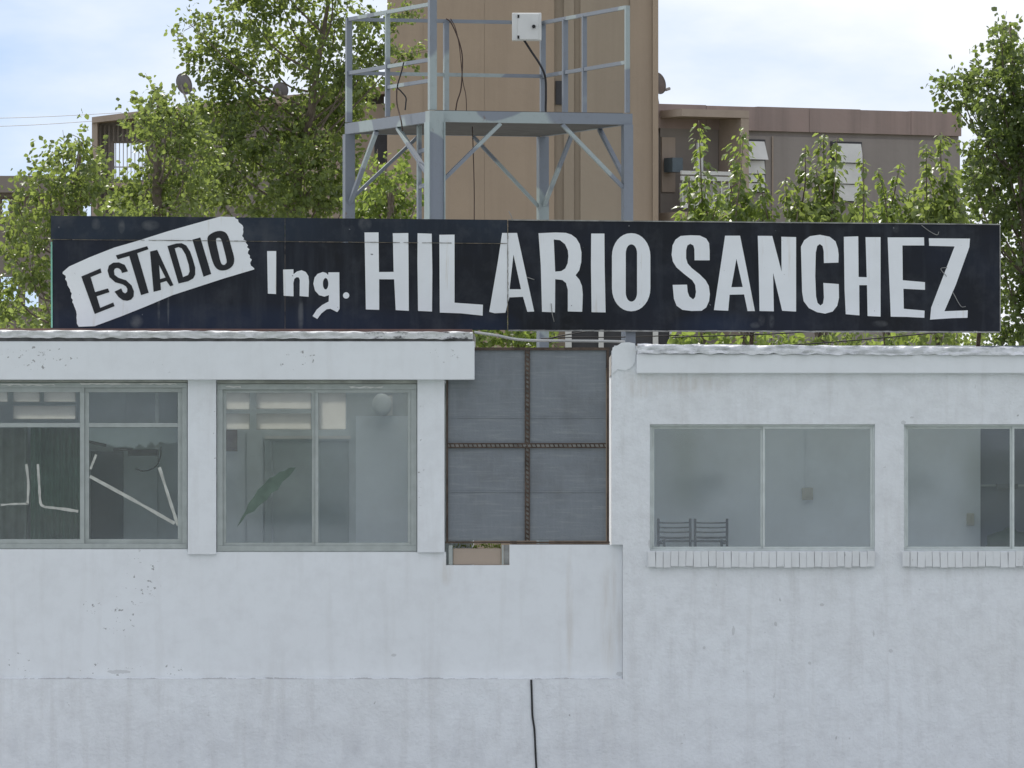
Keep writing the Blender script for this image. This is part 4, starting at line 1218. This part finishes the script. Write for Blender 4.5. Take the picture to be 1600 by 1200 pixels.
# windows with tilted white shutters
def shutter(x0, x1, ys, tilt):
    a, _ = on_wing(x0, 0); b, _ = on_wing(x1, 0)
    z0, z1 = on_wing(x0, ys[-1])[1], on_wing(x0, ys[0])[1]
    w = wbox(a - .05, b + .05, z0, z1 + .05, .004, .03, 'window', M['dark_void'])
    for i in range(len(ys) - 1):
        za, zb_ = on_wing(x0, ys[i + 1])[1] + .02, on_wing(x0, ys[i])[1]
        k = tilt if i == 0 else .05
        v = []
        for s, z, d in ((a, zb_, .04), (b, zb_, .04), (b + (.02 if i == 0 else 0), za, .04 + k), (a + (.02 if i == 0 else 0), za, .04 + k)):
            for e_ in (0, .03):
                q = org + dirv * s + nrm * (d + e_); v.append((q.x, q.y, z))
        o = MB().add(v, [(1, 3, 5, 7), (6, 4, 2, 0), (0, 2, 3, 1), (2, 4, 5, 3), (4, 6, 7, 5), (6, 0, 1, 7)]).build('shutter', M['shutter'], w)
shutter(1140, 1192, (220, 250, 272, 285, 300), .16)
shutter(1300, 1343, (224, 255, 288, 315), .08)
s3, _ = on_wing(1206, 0)
MB().bar(org + dirv * s3 + nrm * .03 + Vector((0, 0, zt - 6)), org + dirv * s3 + nrm * .03 + Vector((0, 0, zt - .7)), .03, .03, nrm).build('drain_pipe', M['buff'], RW)

# left wing behind the poplar
LW = thing('apartment_block', 'grey-brown apartment block with an open barred window behind the left trees', 'building', P(360, HOR, BG + 5))
LW.location.z = 0
def lprism(pts, Y0, Y1, name, mat, ref=None, parent=None):
    v, f = prism(pts if isinstance(pts[0], list) else [pts], P, Y0, Y1)
    return mesh_obj(name, v, f, mat, parent or LW)
yg = 1250
lprism([[(145, 189), (300, 170), (600, 140), (600, yg), (145, yg)], [(178, 223), (229, 223), (229, 281), (178, 281)]], BG + 3, BG + 3.3, 'front_wall', M['grey_brown'])
lprism([(143.5, 183), (300, 163), (604, 134), (604, 146), (300, 174), (143.5, 192)], BG + 2.2, BG + 3.6, 'roof_edge', M['buff'])
lprism([(143.5, 192.5), (152, 191.5), (152, yg), (143.5, yg)], BG + 2.3, BG + 3.6, 'corner_column', M['buff'])
for i in range(22):
    x = 155 + i * 7
    if 176 < x + 1 < 231:
        lprism([(x, 196), (x + 3, 196), (x + 3, 221), (x, 221)], BG + 2.93, BG + 2.999, 'cladding_rib', M['grey_brown']); lprism([(x, 283), (x + 3, 283), (x + 3, 420), (x, 420)], BG + 2.93, BG + 2.999, 'cladding_rib', M['grey_brown'])
    else:
        lprism([(x, 196), (x + 3, 196), (x + 3, 420), (x, 420)], BG + 2.93, BG + 2.999, 'cladding_rib', M['grey_brown'])
for x in (180, 186, 192, 198, 204, 210, 216, 222, 227):
    lprism([(x, 223), (x + 1.4, 223), (x + 1.4, 281), (x, 281)], BG + 3.08, BG + 3.12, 'window_bar', M['post_white'])
lprism([(178, 260), (229, 260), (229, 262), (178, 262)], BG + 3.13, BG + 3.16, 'window_bar', M['post_white'])
lprism([(154, 286), (235, 284), (235, 292), (154, 294)], BG + 2.6, BG + 2.92, 'sill_band', M['buff'])
lprism([(455, 176), (606, 161), (606, yg), (455, yg)], BG + 2.5, BG + 2.99, 'front_wall', M['buff'])
lprism([(585, 205), (604.5, 205), (604.5, 254), (585, 254)], BG + 2.40, BG + 2.495, 'window', M['dark_void'])
# lower wing at the far left
FW = thing('apartment_block', 'low grey-brown building with a flat parapet at the far left edge', 'building', P(20, HOR, BG + 10))
FW.location.z = 0
holes = [[(2, 311), (14, 311), (14, 338), (2, 338)], [(128, 318), (142, 318), (142, 338), (128, 338)], [(-30, 311), (-8, 311), (-8, 338), (-30, 338)], [(0, 432), (28, 432), (28, 470), (0, 470)], [(38, 455), (60, 455), (60, 480), (38, 480)]]
lprism([[(-260, 308), (146, 308), (146, yg), (-260, yg)]] + holes, BG + 8, BG + 8.4, 'front_wall', M['grey_brown'], parent=FW)
lprism([(-262, 274), (146, 275), (146, 301), (-262, 300)], BG + 7.4, BG + 8.6, 'parapet', M['grey_brown'], parent=FW)
lprism([(-262, 300.5), (146, 301.5), (146, 307.5), (-262, 307.5)], BG + 7.8, BG + 8.6, 'shadow_joint', M['brown'], parent=FW)

def dish(label, px, py, r, Y, face, mast_to):
    """offset dish seen from behind; face = direction it looks"""
    c = P(px, py, Y)
    t = thing('satellite_dish', label, 'satellite dish', Vector(mast_to), 'satellite dishes on the roofs')
    z = Vector(face).normalized(); x = Vector((0, 0, 1)).cross(z).normalized(); y = z.cross(x)
    m = MB(); rings, seg = 5, 28
    for layer in (0, 1):
        for i in range(rings + 1):
            rr = r * i / rings
            for k_ in range(seg):
                a = 2 * math.pi * k_ / seg
                m.v.append(c + x * rr * math.cos(a) * .93 + y * rr * math.sin(a) + z * ((rr / r) ** 2 * r * .22 + .012 * layer))
    st = (rings + 1) * seg
    for layer in (0, 1):
        for i in range(rings):
            for k_ in range(seg):
                a = layer * st + i * seg + k_; b = layer * st + i * seg + (k_ + 1) % seg
                q = (a, b, b + seg, a + seg)
                m.f.append(q if layer else q[::-1])
    for k_ in range(seg):
        a = rings * seg + k_; b = rings * seg + (k_ + 1) % seg
        m.f.append((a, b, b + st, a + st))
    m.build('reflector', M['dish'], t, True)
    MB().tube([c - z * .06, Vector(mast_to)], .025, 8).build('mast', M['sign_edge'], t)
    tip = c + z * r * 1.1 - y * r * .75
    MB().bar(c - y * r * .9 + z * .1, tip, .03, .03).build('arm', M['dish'], t)
    MB().tube([tip - z * .05, tip + z * .08], .04, 8).build('receiver', M['sign_edge'], t)
dish('grey satellite dish standing clear against the sky above the left block', 285, 132, .27, BG + 4, (.62, .75, .3), P(296, 168, BG + 4))
dish('satellite dish half hidden in the poplar crown', 438, 142, .21, BG + 5, (.1, .95, .3), P(440, 165, BG + 5))
dish('satellite dish peeking out from behind the right edge of the tan tower', 1026, 131, .28, BG + 9, (.7, .6, .25), P(1030, 170, BG + 9))

# ------------------------------------------------------------------ trees
def leaf_mesh(leaves, name, mat, parent):
    """leaves: (pos, dir, normal, length, width, rnd) -> folded six-vertex leaves in one mesh"""
    v, f, rv = [], [], []
    for (p, d, n, L, Wd, rr) in leaves:
        s = d.cross(n)
        b = len(v)
        k1, k2 = p + d * L * .38, p + d * L * .75
        v += [p, k1 - s * Wd * .5 + n * L * .07, k1 + s * Wd * .5 + n * L * .07, k2 - s * Wd * .33 - n * L * .03, k2 + s * Wd * .33 - n * L * .03, p + d * L - n * L * .10, k1 - n * L * .02, k2 - n * L * .07]
        f += [(b, b+6, b+1), (b, b+2, b+6), (b+1, b+6, b+7, b+3), (b+6, b+2, b+4, b+7), (b+3, b+7, b+5), (b+7, b+4, b+5)]
        rv += [rr] * 8
    o = mesh_obj(name, v, f, mat, parent)
    at = o.data.attributes.new('rnd', 'FLOAT', 'POINT')
    at.data.foreach_set('value', rv)
    return o

def rvec(r):
    while True:
        p = Vector((r.uniform(-1, 1), r.uniform(-1, 1), r.uniform(-1, 1)))
        if .05 < p.length <= 1: return p

def tree(label, Y, trunk_px, clumps, seed, mat, L=.09, dens=1.0, cat='tree', name='poplar_tree', group='trees behind the building', trunk_r=.14, dscale=1.0):
    r = random.Random(seed)
    base = P(trunk_px, HOR, Y); base.z = 0
    t = thing(name, label, cat, base, group)
    s = (DIST + Y) / DIST / PPM
    leaves, wood = [], MB()
    cs = [(P(x, y, Y) + Vector((0, r.uniform(-.8, .8) * dscale, 0)), rx * s, ry * s) for (x, y, rx, ry) in clumps]
    zmin = min(c.z for c, _, _ in cs); zmax = max(c.z for c, _, _ in cs)
    topc = max(cs, key=lambda q: q[0].z)[0]
    trunk = [base, Vector((base.x + .1, Y, zmin * .5)), Vector((base.x * .6 + topc.x * .4, Y, zmin)), Vector((topc.x * .7 + base.x * .3, Y, (zmin + zmax) / 2)), Vector((topc.x, Y, topc.z))]
    tp = smooth_path(trunk, 6)
    tw = MB().tube(tp, trunk_r, 8, .02)
    for c, rx, ry in cs:
        # limb to the clump
        zt_ = max(1.5, c.z - ry - abs(c.x - base.x) * .55 - .4)
        st = min(tp, key=lambda q: abs(q.z - zt_))
        mid = st.lerp(c, .55) + Vector((0, 0, -.15)) + rvec(r) * .12
        wood.tube(smooth_path([st, mid, c], 5), .022, 5, .006)
        vol = rx * ry
        ns = max(4, int(vol * 430 * dens))
        for i in range(ns):
            q = rvec(r)
            q *= (q.length ** -.35)
            if q.length > 1: q.normalize()
            jit = r.uniform(.85, 1.15)
            a = c + Vector((q.x * rx * jit, q.y * max(rx, ry) * .9 * dscale, q.z * ry * jit))
            outw = (Vector((q.x, q.y, q.z)) + Vector((0, 0, .35)) + rvec(r) * .6).normalized()
            tone = r.random()
            sl = r.uniform(.16, .36)
            if i % 6 == 0:
                wood.tube([a - outw * sl * .8, a + outw * sl], .006, 3, .003)
            for j in range(r.randint(8, 13)):
                u = r.random()
                p = a + outw * (sl * (u * 1.3 - .4)) + rvec(r) * .085
                d = (outw * .5 + rvec(r) * .8 + Vector((0, 0, -.45))).normalized()
                n = rvec(r).normalized()
                n = (n + Vector((0, 0, .35))); n = (n - d * n.dot(d))
                if n.length < .05: continue
                n.normalize()
                ll = L * r.uniform(.65, 1.15)
                leaves.append((p, d, n, ll, ll * r.uniform(.62, .85), min(1, max(0, tone * .6 + r.random() * .4))))
    tr = tw.build('trunk', M['bark'], t, True)
    wood.build('branches', M['bark'], tr, True)
    leaf_mesh(leaves, 'crown', mat, t)
    return t, len(leaves)

cnt = []
cnt.append(tree('tall poplar rising past the top of the picture left of the platform', 22, 420,
    [(385, 22, 42, 36), (440, 8, 40, 26), (410, 78, 48, 34), (345, 100, 34, 34), (372, 140, 42, 36), (340, 180, 40, 40), (345, 235, 48, 44), (410, 200, 46, 44), (465, 200, 40, 36), (400, 285, 70, 46), (478, 270, 50, 52), (335, 300, 40, 34), (505, 120, 34, 40), (480, 60, 30, 36), (525, 25, 34, 24), (555, 95, 40, 36), (540, 150, 40, 36), (515, 205, 36, 34), (590, 28, 26, 18), (628, 22, 18, 16), (630, 88, 20, 15), (600, 75, 20, 14), (308, 68, 22, 36), (300, 42, 12, 16), (520, -40, 60, 40), (420, -40, 60, 40), (450, 330, 60, 24), (540, 320, 30, 24), (520, 255, 34, 34), (500, 165, 40, 30), (575, 130, 26, 30), (500, 310, 34, 28)],
    11, M['leaf'], dens=1.0))
cnt.append(tree('bushy light green tree between the tall poplar and the left edge', 17, 245,
    [(228, 168, 24, 26), (222, 186, 22, 16), (248, 148, 10, 18), (272, 178, 26, 18), (262, 215, 44, 34), (292, 205, 22, 26), (300, 250, 28, 36), (240, 262, 30, 22), (228, 302, 50, 28), (292, 308, 46, 30), (200, 322, 40, 20), (180, 300, 16, 16), (240, 335, 70, 12)],
    12, M['leaf']))
cnt.append(tree('ragged light green tree left of the end of the sign', 14, 60,
    [(128, 222, 20, 18), (95, 238, 18, 20), (125, 258, 34, 28), (48, 275, 14, 12), (80, 290, 34, 24), (130, 300, 34, 26), (100, 325, 44, 24), (30, 322, 20, 16), (30, 355, 44, 22), (75, 370, 26, 20), (12, 390, 30, 20), (50, 415, 24, 20), (62, 440, 20, 24), (15, 480, 26, 30), (62, 490, 30, 24), (20, 440, 16, 14), (30, 512, 60, 14)],
    13, M['leaf']))
cnt.append(tree('low bright leafy tree seen between the platform legs', 15.5, 600,
    [(600, 282, 26, 20), (582, 308, 30, 24), (615, 315, 28, 20), (570, 330, 24, 14), (651, 318, 8, 18), (625, 262, 14, 12), (600, 345, 40, 14)],
    14, M['leaf_bright'], L=.10, dens=1.1, trunk_r=.08))
cnt.append(tree('large dark green tree at the right edge of the picture', 18, 1640,
    [(1510, 150, 24, 18), (1515, 285, 20, 26), (1570, 240, 40, 40), (1555, 400, 14, 50), (1578, 34, 7, 10), (1560, 62, 18, 22), (1575, 90, 22, 24), (1540, 118, 34, 18), (1500, 128, 26, 14), (1480, 138, 10, 7), (1560, 150, 40, 26), (1600, 130, 30, 60), (1535, 180, 24, 18), (1575, 200, 32, 28), (1600, 250, 30, 30), (1530, 245, 28, 22), (1560, 275, 30, 22), (1530, 300, 26, 24), (1590, 320, 36, 30), (1545, 335, 34, 20), (1590, 390, 30, 40), (1580, 450, 24, 30), (1590, 510, 36, 30), (1660, 200, 60, 120), (1660, 400, 60, 120), (1560, 530, 30, 14)],
    15, M['leaf_dark'], L=.10, dens=1.05))

def shoots(label, Y, tops, seed, mat, low=None, L=.155):
    """young tree of upright shoots with drooping leaves"""
    r = random.Random(seed)
    bx = sum(q[0] for q in tops) / len(tops)
    base = P(bx, HOR, Y); base.z = 0
    t = thing('mulberry_tree', label, 'tree', base, 'leafy shoots behind the right half of the sign')
    s = (DIST + Y) / DIST / PPM
    wood, leaves = MB(), []
    head = Vector((base.x, Y, P(0, 560, Y).z))
    tr = MB().tube(smooth_path([base, base.lerp(head, .5) + Vector((.06, .05, 0)), head], 5), .12, 8, .08).build('trunk', M['bark'], t, True)
    for (x, y, w, y1) in tops:
        top = P(x, y, Y) + Vector((0, r.uniform(-.5, .5), 0))
        mid = P(x + r.uniform(-20, 20), y1, Y) + Vector((0, r.uniform(-.4, .4), 0))
        path = smooth_path([head, head.lerp(mid, .6) + Vector((0, 0, .2)), mid, mid.lerp(top, .5) + rvec(r) * .06, top], 6)
        wood.tube(path, .022, 5, .005)
        h = top.z - mid.z
        n = int(h / .017 * max(.8, w / 13))
        for i in range(n):
            u = r.random() ** .85
            p0 = mid.lerp(top, u)
            wd = w * s * (1.1 - .75 * u ** 2.6) * (.55 + 1.15 * abs(noise.noise(Vector((x * .31, u * 4.5, seed)))) * 1.6)
            a = r.uniform(0, 2 * math.pi)
            o = Vector((math.cos(a), math.sin(a) * .9, 0))
            p = p0 + o * wd * r.uniform(.05, 1.0) + Vector((0, 0, r.uniform(-.05, .05)))
            d = (o * .75 + rvec(r) * .45 + Vector((0, 0, -.55))).normalized()
            nn = Vector((0, 0, 1)) + o * .4 + rvec(r) * .6
            nn = nn - d * nn.dot(d)
            if nn.length < .05: continue
            nn.normalize()
            ll = L * r.uniform(.55, 1.15) * (1 - .3 * u)
            leaves.append((p, d, nn, ll, ll * r.uniform(.55, .75), min(1, r.random() * .6 + .4 * u)))
    if low:
        for (x, y, rx, ry) in low:
            c = P(x, y, Y)
            for i in range(int(rx * ry * s * s * 1800)):
                q = rvec(r)
                p = c + Vector((q.x * rx * s, q.y * .6, q.z * ry * s))
                d = (rvec(r) + Vector((0, 0, -.6))).normalized(); nn = rvec(r) + Vector((0, 0, .6)); nn = nn - d * nn.dot(d)
                if nn.length < .05: continue
                nn.normalize(); ll = L * r.uniform(.5, 1)
                leaves.append((p, d, nn, ll, ll * .65, r.random()))
    wood.build('shoots', M['bark'], tr, True)
    leaf_mesh(leaves, 'crown', mat, t)
    cnt.append((t, len(leaves)))
shoots('leafy shoots beside the balcony, nearest to the tan tower', 12, [(1091, 190, 15, 345), (1078, 275, 16, 360), (1108, 262, 18, 360), (1100, 300, 22, 370), (1125, 300, 16, 370)], 21, M['leaf_bright'], [(1090, 345, 34, 22), (1100, 530, 60, 16)])
shoots('leafy shoots in front of the first white shutter', 13, [(1163, 200, 22, 345), (1150, 250, 22, 350), (1182, 268, 20, 360), (1140, 300, 20, 365), (1165, 300, 26, 365), (1195, 300, 14, 360)], 22, M['leaf_bright'], [(1170, 340, 40, 24), (1200, 530, 60, 16)])
shoots('dense leafy shoots in front of the second white shutter', 12.5, [(1288, 207, 26, 345), (1258, 230, 16, 345), (1308, 215, 16, 345), (1275, 260, 34, 360), (1305, 270, 26, 360), (1348, 240, 12, 350), (1228, 275, 16, 355), (1240, 300, 24, 360)], 23, M['leaf'], [(1280, 335, 62, 26), (1310, 530, 60, 16)])
shoots('thin leafy shoots between the second shutter and the block corner', 13.5, [(1372, 264, 14, 350), (1405, 258, 18, 350), (1345, 285, 14, 355), (1388, 300, 20, 360), (1420, 300, 14, 360)], 24, M['leaf_bright'], [(1375, 335, 56, 18), (1400, 530, 50, 16)])
shoots('broad leafy shoots in front of the right corner of the brown block', 13, [(1468, 208, 24, 345), (1445, 225, 18, 345), (1480, 260, 24, 355), (1450, 270, 34, 360), (1430, 300, 26, 365), (1490, 300, 22, 365), (1500, 320, 22, 365)], 25, M['leaf'], [(1465, 330, 50, 26), (1490, 530, 60, 16)])
tree('bright green shrub showing through the gap under the middle of the sign', 20, 790,
     [(765, 532, 26, 16), (800, 535, 30, 16), (830, 530, 22, 16), (790, 560, 50, 20), (860, 535, 14, 12)], 31, M['leaf_bright'], L=.11, cat='shrub', name='shrub', group='low shrubs', trunk_r=.07)
# weeds in the planter
r = random.Random(4); lv = []
for i in range(90):
    p = P(r.uniform(709, 782), r.uniform(852.5, 857), .3) + Vector((0, r.uniform(-.1, .12), 0))
    d = (rvec(r) + Vector((0, 0, .5))).normalized(); n = rvec(r); n = n - d * n.dot(d); n.normalize()
    lv.append((p, d, n, .045, .022, r.random()))
o = leaf_mesh(lv, 'weeds', M['leaf_bright'], None)
tag(o, 'low green weeds growing in the small planter box', 'weeds')
print('LEAVES', sum(c for _, c in cnt))
